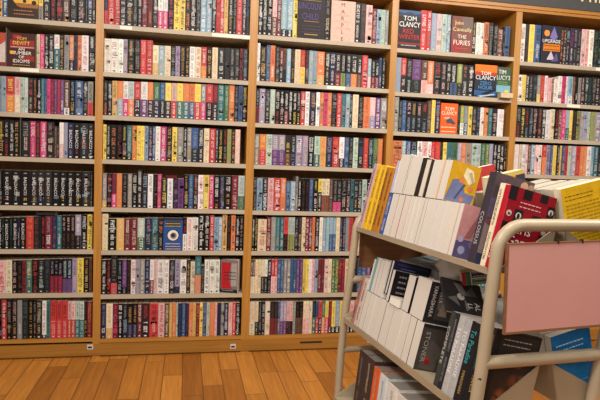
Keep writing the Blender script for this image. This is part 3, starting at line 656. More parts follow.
# tray: a of the front edge, z, tilt, floor depth, back height
TRAYS = {0: (-.166, .976, math.radians(13), .136, .140), 1: (-.205, .613, math.radians(13), .148, .155), 2: (-.232, .288, math.radians(6), .20, .15)}
FAR_TRAYS = {0: (.198, .972, math.radians(13), .142, .140), 1: (.163, .655, math.radians(13), .126, .108), 2: (.150, .288, math.radians(6), .13, .15)}
U0 = -.026
def tray_M(lv, s):
    """frame of a tray: x across (inward), y along, z away from its floor; s=-1 near side, +1 far side"""
    a, z, th, d, h = (TRAYS if s < 0 else FAR_TRAYS)[lv]
    return Vector((a, 0, z)), Vector((-s*math.cos(th), 0, -math.sin(th))), Vector((-s*math.sin(th), 0, math.cos(th)))
for lv in TRAYS:
    for s in (-1, 1):
        a, z, th, d, h = (TRAYS if s < 0 else FAR_TRAYS)[lv]
        o, ex, ez = tray_M(lv, s); m = MB(); g = .0025
        def slab(p0, p1, n):
            q = [p0, p1, p1+n*g, p0+n*g]; m.prism([(p.x, p.z) for p in q], 1, U0, LEN)
        slab(o, o+ex*d, -ez); slab(o+ex*d, o+ex*d+ez*h, ex)
        lip = Vector((0, 0, -1)); slab(o, o+lip*(.017 if lv == 0 else .022), ex)
        slab(o+ex*d+ez*h, o+ex*(d+.004)+ez*(h+.004), Vector((1, 0, 0)) if s < 0 else Vector((-1, 0, 0)))
        for y0 in (U0, LEN-g):                                           # triangular end plates
            tri = [o, o+ex*d, o+ex*d+ez*h] if not (s > 0 and lv == 1) else [o, o-ez*.085, o+ex*d-ez*.085, o+ex*d, o+ex*d+ez*h]; m.prism([(p.x, p.z) for p in tri], 1, y0-.001, y0+g)
        m.build('shelf_tray', M_ENAMEL, tro)
def post_x(z, far=False):
    pts = [(.06, .150), (.28, .142), (.46, .133), (.64, .126), (.74, .142), (.95, .178), (1.02, .190)] if far else [(.06, .240), (.28, .240), (.46, .234), (.64, .222), (.76, .207), (.91, .195), (1.02, .186)]
    for (za, xa), (zb, xb) in zip(pts, pts[1:]):
        if z <= zb: return xa+(xb-xa)*(z-za)/(zb-za)
    return pts[-1][1]
for u, dx in ((-.048, 0.0), (LEN+.022, .033)):
    zb = 1.02 if dx == 0 else .955
    L = [(-post_x(z)+dx, u, z) for z in (.095, .28, .37, .46, .55, .64, .76, .91, 1.02) if z < zb]+[(-post_x(zb)+dx, u, zb)]
    rr = .070; A = [math.radians(a) for a in range(12, 91, 13)]
    L += [(-post_x(zb)+dx+rr-rr*math.cos(t), u, zb+rr*math.sin(t)) for t in A]
    R = [(post_x(zb, True)-rr+rr*math.cos(t), u, zb+rr*math.sin(t)) for t in A][::-1]
    R += [(post_x(z, True), u, z) for z in (zb, .94, .84, .74, .64, .55, .46, .37, .28, .095)]
    m = MB(); m.tube(L+R, .0155, 20); m.build('end_frame', M_ENAMEL, tro)
    for z in (.757, .47):
        m = MB(); m.tube([(-post_x(z)+dx, u, z), (0, u, z), (post_x(z, True), u, z)], .0160 if z > .6 else .012, 18); m.build('cross_bar', M_ENAMEL, tro)
    for s in (-1, 1):
        x = s*post_x(.08, s > 0)+(dx if s < 0 else 0)
        ca = MB(); ca.tube([(x, u, .10), (x, u, .078)], .012); ca.box(x-.016, x-.012, u-.02, u+.02, .03, .08); ca.box(x+.012, x+.016, u-.02, u+.02, .03, .08)
        co = ca.build('caster', M_STEEL, tro)
        wv = MB(); wv.tube([(x-.011, u, .0352), (x+.011, u, .0352)], .035, 24); wv.build('caster_wheel', M_RUBBER, co)
# boards hung in the end frames
def board(name, u, x0, x1, z0, z1, rot, label, flip):
    r = empty(name, TM @ Matrix.Translation((x0, u, z1)) @ Matrix.Rotation(rot, 4, 'Y')); tag(r, label, 'board', 'boards hung on the trolley ends')
    W, H = x1-x0, z1-z0; m = MB(); f = .006
    m.box(0, W, 0, .006, -H, -H+f); m.box(0, W, 0, .006, -f*.6, 0); m.box(0, f*.7, 0, .006, -H+f, -f*.6); m.box(W-f, W, 0, .006, -H+f, -f*.6)
    m.box(0, W, .004, .008, -H, 0); m.build('backing', M_HARD, r)
    m = MB(); m.box(f*.7, W-f, .001, .0042, -H+f, -f*.6) if not flip else m.box(.002, W-.002, .008, .0085, -H+.002, -.002); m.build('pink_sheet', M_PINK, r)
    for k in (.40, .60):
        m = MB(); m.box(W*k-.0015, W*k+.0015, -.0015, .009, -.005, .004); m.build('hanging_clip', M_DARK, r)
board('hanging_board', -.076, -.178, .178, .832, 1.050, -math.radians(1.3), 'pink sheet in thin brown frame hung on near trolley end', False)
board('hanging_board', LEN+.046, -.128, .16, .80, 1.02, 0, 'brown hardboard back of panel hung on far trolley end', True)

# ---- books on the trolley -------------------------------------------------
def tray_point(lv, s, u, y=0, z=0):
    o, ex, ez = tray_M(lv, s); p = o+ex*y+ez*z+Vector((0, u, 0)); return TM @ p
def u_of(px, lv, s=-1, y=.004, z=0):
    """how far along the tray a point lies that the photo shows at column px"""
    lo, hi = -.3, 1.2
    for _ in range(40):
        mid = (lo+hi)/2
        if proj(tray_point(lv, s, mid, y, z))[0] > px: lo = mid
        else: hi = mid
    return (lo+hi)/2
n_tb = 0
def tbook(lv, s, uc, w, d, h, cov, label, spine_out=True, up=0.0, inn=.004, page=None, acc='W', spine=None, ops=None, back_ops=None, words=None, hard=False, group=None, seed=0, rotx=0.0, bandc=None, plain_spine=False):
    """one trolley book: uc is the centre along the tray, up its foot above the tray floor, inn its outer face from the tray edge"""
    global n_tb
    n_tb += 1; rnd = random.Random(300+n_tb)
    o, ex, ez = tray_M(lv, s)
    lx = Vector((0, -1, 0)) if s < 0 else Vector((0, 1, 0))
    org = o+ex*inn+ez*(up+.0006)+Vector((0, uc, 0))
    M = TM @ Matrix(((lx.x, ex.x, ez.x, org.x), (lx.y, ex.y, ez.y, org.y), (lx.z, ex.z, ez.z, org.z), (0, 0, 0, 1)))
    if rotx: M = M @ Matrix.Rotation(rotx, 4, 'Y')
    cl = lin(cov); sp = lin(spine) if spine else cl
    c, p = book_shapes(w, d, h, cl, lin(page) if page else lin((218, 210, 201)), spine_out, spine=sp, hard=hard)
    if spine_out and not plain_spine:
        if words:
            for txt, zt, ln, ht, colr in words:      # spine titles reading downward: text, top, length, letter height (of width), colour
                V, Fs, L = text_shape(txt); sy = ht*w; sx = ln*h/L
                pts = [(-sy/2+y_*sy, -.0006, zt*h-x_*sx) for x_, y_ in V]
                for f in Fs: c.face([pts[i] for i in f][::-1], lin(colr))
        else:
            k = acc; col_ = tuple(.9*a+.1*b_ for a, b_ in zip(pal(k), sp)); z = h*.92; size = min(.012, w*.42)
            while z > h*.1:
                g = size*.55
                if z < h*.5 and z > h*.42: z -= g; continue
                for a_, b_, c_, d_ in glyph_strokes(rnd):
                    c.face([(-size/2+c_*size, -.0006, z-b_*g), (-size/2+d_*size, -.0006, z-b_*g), (-size/2+d_*size, -.0006, z-a_*g), (-size/2+c_*size, -.0006, z-a_*g)], col_)
                z -= g*1.15
    if ops:
        nx = Vector((1, 0, 0))
        if s < 0: art(c, ops, Vector((0, 1, 0)), (w/2, 0, 0), W=d, H=h, nrm=nx)
        else: art(c, ops, Vector((0, -1, 0)), (-w/2, d, 0), W=d, H=h, nrm=-nx)
    b = c.build('hardback_book' if hard else 'paperback_book', [M_PRINT, M_PAPER])
    p.build('page_block', [M_PAPER], b)
    b.matrix_world = M
    tag(b, label, 'book', group)
    return b
def run(lv, edges, up, h, items, s=-1, **kw):
    """books between successive measured edges; items: (cover, label, options) or None for a gap"""
    us = [u_of(px, lv, s, .004, up) for px in edges]
    for i, it in enumerate(items):
        if it is None: continue
        ua, ub = us[i], us[i+1]
        cov, lab, opt = it
        k = dict(kw); k.update(opt); hh = k.pop('h', h); dd = k.pop('d', .118)
        tbook(lv, s, (ua+ub)/2, max(.004, abs(ua-ub)-.0008), dd, hh, cov, lab, up=up, **k)
WH = (236, 230, 220)
yel = [((.0, 1, 0, 1, (0, 0, 0)))]
G1 = 'page-edge-out paperbacks, lower row of top trolley tray'
G2 = 'page-edge-out paperbacks, stacked upper row of top trolley tray'
pk = dict(spine_out=False)
# top tray, lower row (left to right in the photo)
run(0, [357.8, 361.3, 365.8, 370.2, 374.0, 378.0], 0, .254, [
    ((196, 160, 170), 'patterned pale purple spine at far-left end of top trolley tray', dict(acc='U', h=.258)),
    ((232, 186, 40), 'bright yellow dark-lettered spine beside the purple one on trolley', dict(acc='H')),
    ((228, 180, 44), 'second bright yellow dark-lettered spine on top trolley tray', dict(acc='H')),
    ((176, 116, 36), 'darker gold-brown spine right of two yellow ones on trolley', dict(acc='K', h=.246)),
    ((186, 122, 36), 'second gold-brown spine from left on top trolley tray', dict(acc='K', h=.244))], group='tall spines at far end of top trolley tray')
run(0, [378.6, 383, 388.6, 394.8, 400.5, 405, 409.3, 413.5, 417, 426, 434, 442, 447, 451.5], 0, .152, [
    ((60, 90, 160), 'blue white-lettered spine left of white page blocks, top tray', dict(spine_out=True, acc='W', h=.15)),
    (WH, 'first white page block right of the blue spine, lower row of top tray', {}),
    ((170, 80, 60), 'page block with red-brown cover, second of lower row on top tray', {}),
    ((190, 70, 50), 'page block with red cover line, third of lower row on top tray', {}),
    (WH, 'fourth white page block from left in lower row, top tray', {}),
    (WH, 'fifth white page block from left in lower row, top tray', {}),
    (WH, 'sixth white page block from left in lower row, top tray', {}),
    ((120, 110, 110), 'page block with grey cover line, seventh of lower row, top tray', {}),
    (WH, 'thick white page block, eighth of lower row on top tray', {}),
    ((200, 200, 220), 'thick page block with bluish cover, ninth of lower row, top tray', {}),
    (WH, 'tenth white page block from left in lower row, top tray', {}),
    ((220, 200, 150), 'page block with cream cover, second from right of lower row, top tray', {}),
    ((190, 140, 140), 'page block with pink and purple flowered cover ending lower row, top tray', dict(ops=[('r', 0, 1, 0, .35, (86, 80, 120)), ('p', [(0, .3), (.5, .5), (1, .4), (1, 1), (0, 1)], (196, 140, 140)), ('c', .2, .15, .1, (150, 150, 190)), ('c', .45, .28, .09, (120, 100, 150)), ('c', .12, .35, .08, (170, 160, 196)), ('c', .7, .15, .12, (70, 70, 120)), ('p', [(.2, .4), (.5, .95), (.62, .9), (.36, .4)], (160, 100, 106))]))], group=G1, **pk)
# upper row, standing on the lower one
run(0, [389.4, 392.4, 401.4, 403.2, 413, 418, 422, 425.2, 434.5, 436, 443.2], .1535, .124, [
    ((190, 190, 226), 'lilac spine at left end of stacked row on top tray', dict(spine_out=True, acc='W', h=.118)),
    (WH, 'wide white page block at left of stacked upper row, top tray', dict(h=.142)),
    ((60, 54, 52), 'thin dark-covered book between white blocks in stacked row', dict(h=.138)),
    (WH, 'second wide white page block of stacked upper row, top tray', dict(h=.136)),
    ((40, 34, 32), 'thick black spine among white blocks of stacked upper row', dict(spine_out=True, plain_spine=True, h=.13)),
    ((206, 180, 150), 'thin tan-covered page block right of thick black spine', {}),
    ((44, 38, 36), 'second black spine in stacked upper row, top tray', dict(spine_out=True, plain_spine=True)),
    (WH, 'wide white page block right of second black spine', {}),
    ((226, 150, 60), 'thin orange-covered book in stacked upper row', {}),
    ((198, 152, 30), 'page block with mustard cover and blue painted figures on it', dict(page=(218, 211, 203), ops=[('p', [(.0, .02), (.14, .55), (.42, .62), (.62, .3), (.95, .28), (.9, .06), (.4, .02)], (104, 112, 150)), ('p', [(.5, .92), (.75, .86), (.86, .62), (.7, .5), (.45, .7)], (226, 208, 170)), ('c', .42, .58, .09, (206, 120, 70)), ('c', .78, .42, .09, (200, 118, 70)), ('p', [(.3, .1), (.36, .1), (.6, .5), (.52, .5)], (70, 76, 110)), ('c', .55, .12, .07, (190, 110, 70)), ('p', [(.62, .8), (.8, .55), (.84, .6), (.7, .84)], (180, 160, 130))]))], group=G2, d=.104, **pk)
# spine-out books at the near end of the top tray
u1 = u_of(466.5, 0); u2 = u_of(479, 0); u3 = u_of(484, 0); u4 = u_of(489, 0); u5 = u4-.022
wc = (u1-u2)*.6
tbook(0, -1, u1-wc/2, wc, .122, .246, (84, 66, 74), 'dark thick paperback with pale spine capitals beside cream one, top tray', words=[('COLOSSUS', .56, .36, .4, (196, 188, 194))], spine=(58, 52, 62), group='spine-out books at near end of top tray',
      ops=[('r', 0, 1, .86, 1, (90, 74, 80)), ('p', [(0, .2), (1, .4), (1, .86), (0, .7)], (120, 74, 78)), ('c', .75, .93, .1, (196, 160, 130)), ('c', .93, .93, .08, (180, 140, 116)), ('p', [(.1, .3), (.5, .2), (.4, .6)], (70, 60, 84)), ('p', [(0, .1), (.3, .15), (.25, .4), (0, .45)], (150, 130, 130)), ('p', [(0, .5), (.35, .55), (.3, .75), (0, .72)], (96, 84, 110)), ('p', [(0, 0), (.5, 0), (.4, .1), (0, .12)], (60, 66, 96)), ('c', .2, .48, .08, (170, 140, 120))])
tbook(0, -1, (u2+u3)/2, u2-u3-.001, .12, .218, (232, 220, 190), 'slim cream paperback between dark and red ones, top tray', acc='H', group='spine-out books at near end of top tray')
tbook(0, -1, (u3+u4)/2, u3-u4-.001, .122, .214, (196, 36, 44), 'slim red paperback behind the red chequered one, top tray', words=[('CRIME', .9, .2, .4, (240, 220, 220))], group='spine-out books at near end of top tray')
SQ = [('r', 0, .17, .84, 1, (34, 26, 32)), ('r', .3, .48, .88, 1, (34, 26, 32)), ('r', .66, .82, .9, 1, (34, 26, 32)), ('r', .86, 1, .74, .88, (34, 26, 32)), ('r', .2, .38, .6, .75, (34, 26, 32)), ('r', .58, .76, .58, .73, (34, 26, 32)), ('r', .0, .12, .46, .58, (34, 26, 32)), ('r', .8, 1, .4, .52, (34, 26, 32)),
      ('c', .09, .68, .055, (210, 194, 188)), ('c', .29, .675, .06, (216, 204, 196)), ('c', .67, .655, .055, (196, 184, 180)), ('c', .93, .81, .055, (216, 204, 196)), ('c', .88, .56, .05, (190, 180, 176)), ('p', [(.26, .64), (.31, .64), (.32, .68), (.29, .71), (.26, .69)], (40, 30, 34)), ('p', [(.91, .775), (.96, .775), (.95, .82), (.92, .835)], (40, 30, 34)), ('p', [(.06, .67), (.12, .66), (.12, .68), (.07, .695)], (120, 30, 40)), ('p', [(.65, .63), (.69, .63), (.67, .68)], (90, 60, 64)),
      ('l', .26, .72, .83, .78, 2, (232, 190, 190)), ('t', 'Girls', .4, .47, .11, (240, 232, 228), .66), ('t', 'Game', .46, .32, .12, (240, 232, 228), .66)]
tbook(0, -1, (u4+u5)/2, .021, .143, .212, (150, 18, 36), 'red paperback with black squares and white discs on cover, near trolley end', inn=-.010, spine=(178, 26, 44), words=[('Girls', .32, .2, .5, (240, 226, 226))], ops=SQ, group='spine-out books at near end of top tray')

# middle tray
G3 = 'page-edge-out paperbacks, lower row of middle trolley tray'; G4 = 'books stacked on the middle tray row'
run(1, [350, 353.2, 357.2], 0, .18, [((170, 120, 110), 'slim dull-pink spine at far end of middle trolley tray', dict(acc='D')), ((206, 190, 180), 'slim pale spine with reddish print, second on middle tray', dict(acc='D'))], group='slim spines at far end of middle tray')
run(1, [357.6, 362, 366.8, 371, 377, 384.5, 393.5, 400, 406, 413], 0, .142, [
    ((96, 60, 60), 'page block with dark red-brown cover at left of lower row, middle tray', {}),
    (WH, 'second white page block of lower row, middle tray', {}), (WH, 'third white page block of lower row, middle tray', {}),
    ((190, 180, 176), 'fourth page block, grey-covered, lower row of middle tray', {}), ((120, 60, 60), 'fifth page block with dark-red cover line, middle tray', {}),
    (WH, 'wide white page block in middle of lower row, middle tray', {}), (WH, 'white page block third from right of lower row, middle tray', {}),
    ((150, 120, 90), 'page block with tan cover left of the grey-titled black book', {}),
    ((74, 68, 66), 'black paperback with grey capitals and red flower on cover, middle tray', dict(ops=[('p', [(.1, .05), (.6, .02), (.7, .5), (.3, .7)], (92, 84, 80)), ('d', 'STONER', .12, .84, .66, .13, (176, 170, 164)), ('c', .34, .2, .08, (150, 34, 38)), ('c', .30, .27, .05, (180, 50, 50)), ('r', 0, 1, .93, 1, (40, 38, 40)), ('r', .6, .63, .05, .3, (70, 80, 60))]))], group=G3, **pk)
run(1, [366.9, 368.4, 370.4, 373, 376.6, 380.8], .1435, .13, [
    ((236, 232, 224), 'slim white booklet at left of stacked row, middle tray', dict(h=.12)), ((40, 120, 130), 'slim teal booklet in stacked row, middle tray', dict(h=.13, page=(120, 170, 176))),
    (WH, 'white page block right of teal booklet, middle tray', {}), ((70, 90, 140), 'slim blue-covered page block in stacked row, middle tray', dict(h=.128)),
    (WH, 'white page block left of navy book, middle tray', {})], group=G4, **pk)
ua_, ub_ = u_of(381.2, 1, -1, .0, .1435), u_of(383.9, 1, -1, .0, .1435)
tbook(1, -1, (ua_+ub_)/2, ua_-ub_-.0008, .15, .124, (34, 36, 72), 'large navy hardback reaching back behind white blocks, middle tray', spine_out=False, up=.162, hard=True, group=G4, ops=[('r', .1, .9, .9, .93, (70, 70, 110)), ('l', .2, .6, .8, .7, 2, (110, 110, 150))])
run(1, [385.3, 388], .1435, .112, [((32, 30, 34), 'black-covered book with pale cover print leaning before navy one', dict(d=.13, ops=[('d', 'RY', .5, .75, .3, .2, (190, 186, 180)), ('l', .15, .4, .8, .3, 4, (150, 146, 142))]))], group=G4, **pk)
# block lying flat in the stacked row
def flat_book(lv, s, ua, ub, inn, d, t, up, cov, page, label, group, spin=0.0, ops=None):
    """a book lying on its side over others; thickness t upward"""
    o, ex, ez = tray_M(lv, s)
    L = abs(ub-ua); org = o+ex*inn+ez*(up+.0008)+Vector((0, max(ua, ub), 0))
    ey = Vector((0, -1, 0)) if s < 0 else Vector((0, -1, 0))
    exx = ex if s < 0 else -ex
    if s > 0: org = o+ex*(inn+d)+ez*(up+.0008)+Vector((0, max(ua, ub), 0))
    M = TM @ Matrix(((ey.x, exx.x, ez.x, org.x), (ey.y, exx.y, ez.y, org.y), (ey.z, exx.z, ez.z, org.z), (0, 0, 0, 1))) @ Matrix.Rotation(spin, 4, 'Z')
    c = MB(); k = .0013; cl = lin(cov)
    c.box(0, L, 0, d, 0, k, cl); c.box(0, L, 0, d, t-k, t, cl); c.box(0, L, d-k, d, k, t-k, cl)
    if ops: art(c, ops, Vector((1, 0, 0)), (0, 0, t), v_axis=Vector((0, 1, 0)), W=L, H=d, nrm=Vector((0, 0, 1)))
    b = c.build('paperback_book', [M_PRINT, M_PAPER]); p = MB(); p.box(.0006, L-.0006, .0008, d-k, k, t-k, lin(page)); p.build('page_block', [M_PAPER], b)
    b.matrix_world = M; tag(b, label, 'book', group); return b
ua, ub = u_of(388.8, 1, -1, .0, .145), u_of(398.8, 1, -1, .0, .145)
flat_book(1, -1, ua, ub, .0, .12, .026, .1435, (228, 220, 208), (238, 232, 222), 'white block lying flat between stacked black books, middle tray', G4)
run(1, [400.6, 407.5, 409, 422.3], .1435, .14, [
    ((40, 36, 36), 'bowed white page block left of the thick one, middle tray', dict(h=.118)), None,
    ((44, 40, 42), 'thick white-paged black paperback with pale capitals on cover, middle tray', dict(h=.126, d=.11, ops=[('r', .3, 1, .1, .75, (70, 64, 62)), ('c', .55, .45, .2, (120, 108, 100)), ('d', 'HANYA', .34, .92, .4, .12, (224, 218, 212)), ('d', 'YANAGIHARA', .12, .92, .78, .12, (224, 218, 212)), ('p', [(.4, .2), (.7, .2), (.62, .5), (.48, .5)], (150, 136, 124))]))], group=G4, **pk)
G5 = 'spine-out books at near end of middle tray'
run(1, [432.5, 436.5, 440.5, 446, 452, 460.5, 471], 0, .214, [
    ((60, 62, 60), 'dark flowered spine with pale capitals right of grey-titled book', dict(words=[('COMPLETE', .8, .5, .5, (206, 204, 196))])),
    ((40, 40, 46), 'black spine with white flower print, middle tray', dict(acc='G')),
    ((180, 178, 178), 'light grey spine with white capitals, middle tray', dict(words=[('TO PARADISE', .85, .6, .5, (240, 240, 240))])),
    ((174, 172, 174), 'second light grey spine with white capitals, middle tray', dict(words=[('TO PARADISE', .85, .6, .5, (240, 240, 240))])),
    ((32, 30, 34), 'black spine with teal title right of grey spines, middle tray', dict(words=[('To Paradise', .9, .42, .5, (60, 170, 180)), ('YANAGIHARA', .4, .3, .3, (190, 160, 90))])),
    ((30, 28, 32), 'second black spine with gold print, next to trolley post', dict(words=[('To Paradise', .9, .42, .45, (50, 120, 130)), ('HANYA', .4, .2, .3, (190, 160, 90))]))], group=G5)
ue = u_of(471.5, 1)
tbook(1, -1, -.0138, .0145, .138, .222, (46, 38, 38), 'dark hardback with painted infants on cover at near trolley end', hard=True, acc='G', group=G5,
      ops=[('r', 0, 1, 0, 1, (40, 32, 32)), ('r', .14, .95, .03, .97, (54, 44, 40)), ('l', .2, .8, .9, .84, 2, (170, 164, 158)), ('g', .5, .3, .34, (84, 52, 36), (54, 44, 40)), ('g', .62, .66, .12, (176, 92, 50), (58, 46, 40)), ('g', .6, .45, .16, (130, 70, 44), (70, 50, 40)), ('g', .38, .28, .15, (166, 92, 60), (74, 50, 38)), ('g', .5, .2, .1, (150, 80, 54), (84, 54, 40)), ('g', .28, .22, .09, (140, 78, 54), (70, 48, 38)), ('g', .72, .5, .08, (120, 66, 46), (66, 48, 40))])
# bottom tray: spines toward us
G6 = 'spine-out books on the bottom trolley tray'
us0 = u_of(350, 2)
run(2, [350.5, 356.8, 364.5, 370.5, 378, 388, 397], 0, .25, [
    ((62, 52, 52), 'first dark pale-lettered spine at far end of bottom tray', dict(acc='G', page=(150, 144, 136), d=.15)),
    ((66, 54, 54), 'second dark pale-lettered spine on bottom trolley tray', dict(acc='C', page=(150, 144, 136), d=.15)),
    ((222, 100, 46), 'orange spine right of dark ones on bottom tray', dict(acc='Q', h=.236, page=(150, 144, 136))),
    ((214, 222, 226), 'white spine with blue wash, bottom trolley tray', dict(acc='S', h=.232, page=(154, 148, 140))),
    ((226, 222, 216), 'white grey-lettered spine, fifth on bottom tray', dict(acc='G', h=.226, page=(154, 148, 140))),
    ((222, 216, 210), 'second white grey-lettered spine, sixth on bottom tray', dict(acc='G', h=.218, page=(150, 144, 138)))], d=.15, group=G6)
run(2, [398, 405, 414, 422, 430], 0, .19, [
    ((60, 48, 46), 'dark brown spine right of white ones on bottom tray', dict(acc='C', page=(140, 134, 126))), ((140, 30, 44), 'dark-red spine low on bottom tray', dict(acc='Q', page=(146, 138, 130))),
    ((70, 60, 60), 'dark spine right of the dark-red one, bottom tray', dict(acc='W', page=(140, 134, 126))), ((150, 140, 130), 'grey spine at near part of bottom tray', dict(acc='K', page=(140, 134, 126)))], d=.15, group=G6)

# far side of the trolley: spines face away, so tops and page edges show
G7 = 'far-side books of the top trolley tray'
tbook(0, 1, -.007, .027, .143, .242, (222, 178, 24), 'yellow paperback back cover filled with fine print, near trolley end', group=G7, inn=-.006, acc='K', page=(214, 204, 184),
      ops=[('l', .06, .7, .9, .86, 2, (90, 70, 20)), ('l', .06, .8, .8, .34, 13, (166, 130, 26)), ('r', 0, 1, .0, .02, (150, 120, 30)), ('p', [(.2, .05), (.9, .0), (.9, .16), (.6, .2)], (206, 190, 60))])
cols = [(226, 220, 210), (70, 66, 64), (230, 224, 216), (130, 60, 60), (214, 204, 190), (60, 70, 90), (226, 218, 206), (180, 150, 110), (90, 80, 76), (224, 216, 204), (120, 60, 50), (70, 90, 120), (210, 200, 180)]
FARN = ['pale', 'dark', 'pale', 'dull-red', 'pale', 'blue-grey', 'pale', 'tan', 'dark', 'pale', 'brown-red', 'blue', 'pale']
FAR_GAPS = []
def far_tall(px, py, d, w, cov, page, label, ops=None):
    lo, hi = .0, 1.1
    for _ in range(40):
        mid = (lo+hi)/2
        if proj(tray_point(0, 1, mid, .004+d, .26))[0] > px: lo = mid
        else: hi = mid
    uu = (lo+hi)/2; h = .2
    while h < .34 and proj(tray_point(0, 1, uu, .004+d, h))[1] > py: h += .001
    return uu, h
TALL = [(487, 178, .133, .030, (206, 178, 96), (226, 214, 186), 'tall cream-paged book with yellow patterned cover on far trolley side', [('p', [(.0, .3), (.9, .3), (.9, .95), (.1, .95)], (212, 158, 44)), ('c', .3, .9, .12, (120, 80, 30)), ('c', .6, .88, .1, (90, 60, 30)), ('r', .75, 1, .6, .95, (60, 60, 76)), ('c', .45, .93, .06, (150, 110, 60))]),
        (461, 172, .133, .024, (176, 60, 60), (230, 220, 204), 'tall red-covered cream-paged book at back of far trolley side', None)]
for px, py, d, w_, cov, page, lab, ops in TALL:
    uu, h = far_tall(px, py, d, w_, cov, page, lab)
    tbook(0, 1, uu+w_/2, w_, d, h, cov, lab, group=G7, page=page, ops=ops)
    FAR_GAPS.append((uu-.001, uu+w_+.001))
u = .0085; rnd = random.Random(3); k = 0
while u < LEN-.05 and k < len(cols):
    w = [.05, .03, .05, .03, .046, .04, .05, .04, .04, .05, .03, .03, .04][k]
    for ga, gb in FAR_GAPS:
        if u < gb and u+w > ga: u = gb
    tbook(0, 1, u+w/2, w-.001, .13, [.238, .236, .232, .23, .232, .2, .21, .196, .2, .2, .19, .2, .2][k], cols[k], f'{FARN[k]}-covered book, {ORD[k]} behind yellow one on far trolley side', group=G7, page=(178, 170, 156))
    u += w; k += 1
G8 = 'far-side books of the middle trolley tray'
tbook(1, 1, -.007, .027, .124, .174, (26, 112, 176), 'blue paperback back cover with two white print lines, near trolley end', group=G8, inn=-.006, page=(222, 212, 194),
      ops=[('l', .1, .8, .82, .74, 2, (206, 222, 236)), ('l', .5, .8, .2, .17, 1, (120, 170, 210))])
u = .0085; ccol = [(230, 224, 212), (222, 214, 200), (90, 110, 120), (60, 110, 130), (210, 204, 192), (120, 150, 166), (70, 76, 80), (200, 196, 188), (64, 120, 140), (150, 160, 166), (80, 80, 86)]
CN = ['white', 'pale', 'slate', 'teal', 'pale', 'pale-blue', 'dark', 'grey', 'teal', 'grey', 'dark']
for k in range(11):
    w = [.05, .045, .05, .05, .06, .07, .06, .06, .05, .05, .05][k]
    tbook(1, 1, u+w/2, w-.001, .112, .172-.004*(k % 3), ccol[k], f'{CN[k]}-covered book, {ORD[k]} behind blue one on far side of middle tray', group=G8, page=(190, 196, 196) if k > 1 else (230, 222, 208)); u += w

# crumpled white bag and a small bright carton lying on the middle tray load
def bag():
    rnd = random.Random(11); m = MB(); n, k = 14, 22; V = []
    for i in range(n+1):
        t = math.pi*i/n
        for j in range(k):
            a = 2*math.pi*j/k
            r = 1+.16*math.sin(3*a+i)+.1*math.sin(7*a+2.3*i)+rnd.uniform(-.06, .06)
            V.append((.085*math.sin(t)*math.cos(a)*r, .05*math.sin(t)*math.sin(a)*r, max(-.03, .04*math.cos(t)*(1+.25*math.sin(5*a)))))
    Fs = [(i*k+j, (i+1)*k+j, (i+1)*k+(j+1) % k, i*k+(j+1) % k) for i in range(n) for j in range(k)]
    m.shared(V, Fs); return m
def trolley_at(x, px, py):
    """trolley coordinates of the point on the lengthwise plane x=const that the photo shows at (px, py)"""
    Mi = TM.inverted(); c = Mi @ CAM; d = RX*((px-300)/F_PX)+RU*(-(py-200)/F_PX)+RF; d = Mi.to_3x3() @ d
    t = (x-c.x)/d.x; return c+d*t
def laid(x, px, py, size, cov, page, label, spin, tilt=0.0, ops=None, pitch=0.0):
    """a book lying flat on the load, centred at a place in the trolley; size = across, along, thick"""
    p = trolley_at(x, px, py); W, L, t = size
    M = TM @ Matrix.Translation(p) @ Matrix.Rotation(math.radians(spin), 4, 'Z') @ Matrix.Rotation(math.radians(tilt), 4, 'Y') @ Matrix.Rotation(math.radians(pitch), 4, 'X')
    c = MB(); k = .0014; cl = lin(cov)
    c.box(-W/2, W/2, -L/2, L/2, -t/2, -t/2+k, cl); c.box(-W/2, W/2, -L/2, L/2, t/2-k, t/2, cl); c.box(W/2-k, W/2, -L/2, L/2, -t/2+k, t/2-k, cl)
    if pitch: c.box(-W/2, -W/2+.0009, -L/2, L/2, -t/2+k, t/2-k, cl)
    if ops: art(c, ops, Vector((0, -1, 0)), (-W/2, L/2, t/2), v_axis=Vector((1, 0, 0)), W=L, H=W, nrm=Vector((0, 0, 1)))
    b = c.build('paperback_book', [M_PRINT, M_PAPER]); g = MB(); g.box(-W/2+.001, W/2-k, -L/2+.001, L/2-.001, -t/2+k, t/2-k, lin(page)); g.build('page_block', [M_PAPER], b)
    b.matrix_world = M; tag(b, label, 'book', 'books lying on top of the trolley load'); return b
laid(.085, 424, 264, (.14, .13, .03), (150, 184, 194), (206, 208, 206), 'pale-blue book lying on far-side load under the top tray', 5, -4, [('r', .1, .9, .6, .75, (70, 90, 100)), ('r', .1, .9, .2, .3, (180, 196, 200))])
laid(.085, 445, 270, (.14, .17, .03), (110, 146, 158), (200, 204, 202), 'slate-blue book lying beside the pale-blue one under top tray', -6, -4, [('r', .1, .9, .7, .78, (160, 190, 196)), ('r', .3, .7, .1, .5, (60, 76, 90))])
laid(.008, 462, 293, (.03, .22, .010), (206, 192, 168), (226, 216, 200), 'thin beige book lying along the back of the middle tray', -3, 0)
laid(-.085, 463, 298.5, (.13, .12, .010), (40, 38, 42), (220, 212, 200), 'black book with grey flower cover leaning on spine tops, middle tray', -6, 13,
     [('c', .5, .42, .1, (170, 166, 162)), ('p', [(.1, .3), (.5, .45), (.4, .6), (.1, .5)], (100, 96, 94)), ('p', [(.1, .75), (.45, .5), (.4, .85)], (84, 80, 78)), ('p', [(.5, .3), (.8, .36), (.6, .08)], (96, 92, 90)), ('p', [(.55, .5), (.9, .5), (.8, .62)], (110, 104, 102)), ('t', 'AL', .72, .74, .13, (200, 196, 190), .3), ('t', 'LI', .72, .56, .12, (200, 196, 190), .2)], pitch=42)
o = bag().build('plastic_bag', M_CLOTH); tag(o, 'crumpled white bag lying on books under the top tray', 'bag')
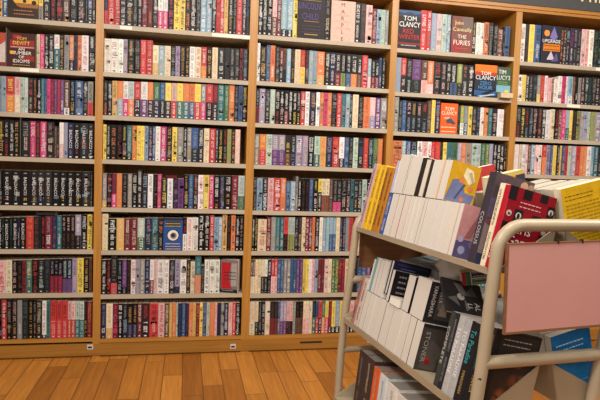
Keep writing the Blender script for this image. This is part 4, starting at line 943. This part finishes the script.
p = trolley_at(.02, 455, 271); o.matrix_world = TM @ Matrix.Translation(p) @ Matrix.Rotation(1.45, 4, 'Z') @ Matrix.Diagonal((1, 1, 1.35, 1))
m = MB(); m.box(-.035, .035, -.02, .02, 0, .034, lin((222, 216, 206)))
art(m, [('r', 0, .14, 0, 1, (190, 40, 60)), ('r', .14, .3, .0, 1, (60, 120, 90)), ('r', .34, .95, .55, .95, (60, 64, 74)), ('l', .38, .92, .86, .62, 2, (216, 220, 224)), ('r', .34, .95, .05, .45, (60, 120, 100)), ('l', .38, .92, .36, .12, 2, (226, 224, 216))], Vector((1, 0, 0)), (-.035, -.02, 0), W=.07, H=.034)
o = m.build('small_carton', M_PRINT); tag(o, 'small printed carton in red, green and grey under the top tray', 'carton')
p = trolley_at(-.02, 476, 283); o.matrix_world = TM @ Matrix.Translation(p) @ Matrix.Rotation(math.radians(-25), 4, 'Z') @ Matrix.Rotation(math.radians(-10), 4, 'Y') @ Matrix.Scale(1.2, 4)

# ------------------------------------------------------------------ light
w = bpy.data.worlds.new('world'); SC.world = w; w.use_nodes = True
w.node_tree.nodes['Background'].inputs[0].default_value = (1.0, .90, .78, 1); w.node_tree.nodes['Background'].inputs[1].default_value = .33
def area(name, loc, target, size, power, col=(1, .92, .82)):
    l = bpy.data.lights.new(name, 'AREA'); l.shape = 'DISK'; l.size = size; l.energy = power; l.color = col
    o = bpy.data.objects.new(name, l); COL.objects.link(o); o.location = loc
    o.rotation_euler = (Vector(target)-Vector(loc)).to_track_quat('-Z', 'Y').to_euler(); return o
area('ceiling_spot', (1.0, -2.5, 3.1), (1.0, 0, 1.1), .6, 37)
area('ceiling_spot', (2.5, -2.5, 3.1), (2.6, 0, 1.2), .6, 47)
area('ceiling_spot', (-.5, -2.3, 3.1), (-.4, 0, 1.8), .6, 13)
area('ceiling_spot', (-.4, -3.0, 2.8), (1.3, -1.9, .8), .5, 40)
area('fill_light', (.2, -4.8, 2.5), (1.2, -1.5, .8), 1.6, 26)  # added frontal fill from behind the camera, brightens the gap under the top tray
area('ceiling_spot', (3.5, -2.3, 2.7), (1.6, -1.7, .9), .6, 34)
SC.view_settings.view_transform = 'Standard'; SC.view_settings.look = 'None'; SC.view_settings.exposure = 0.0; SC.view_settings.gamma = 1.0
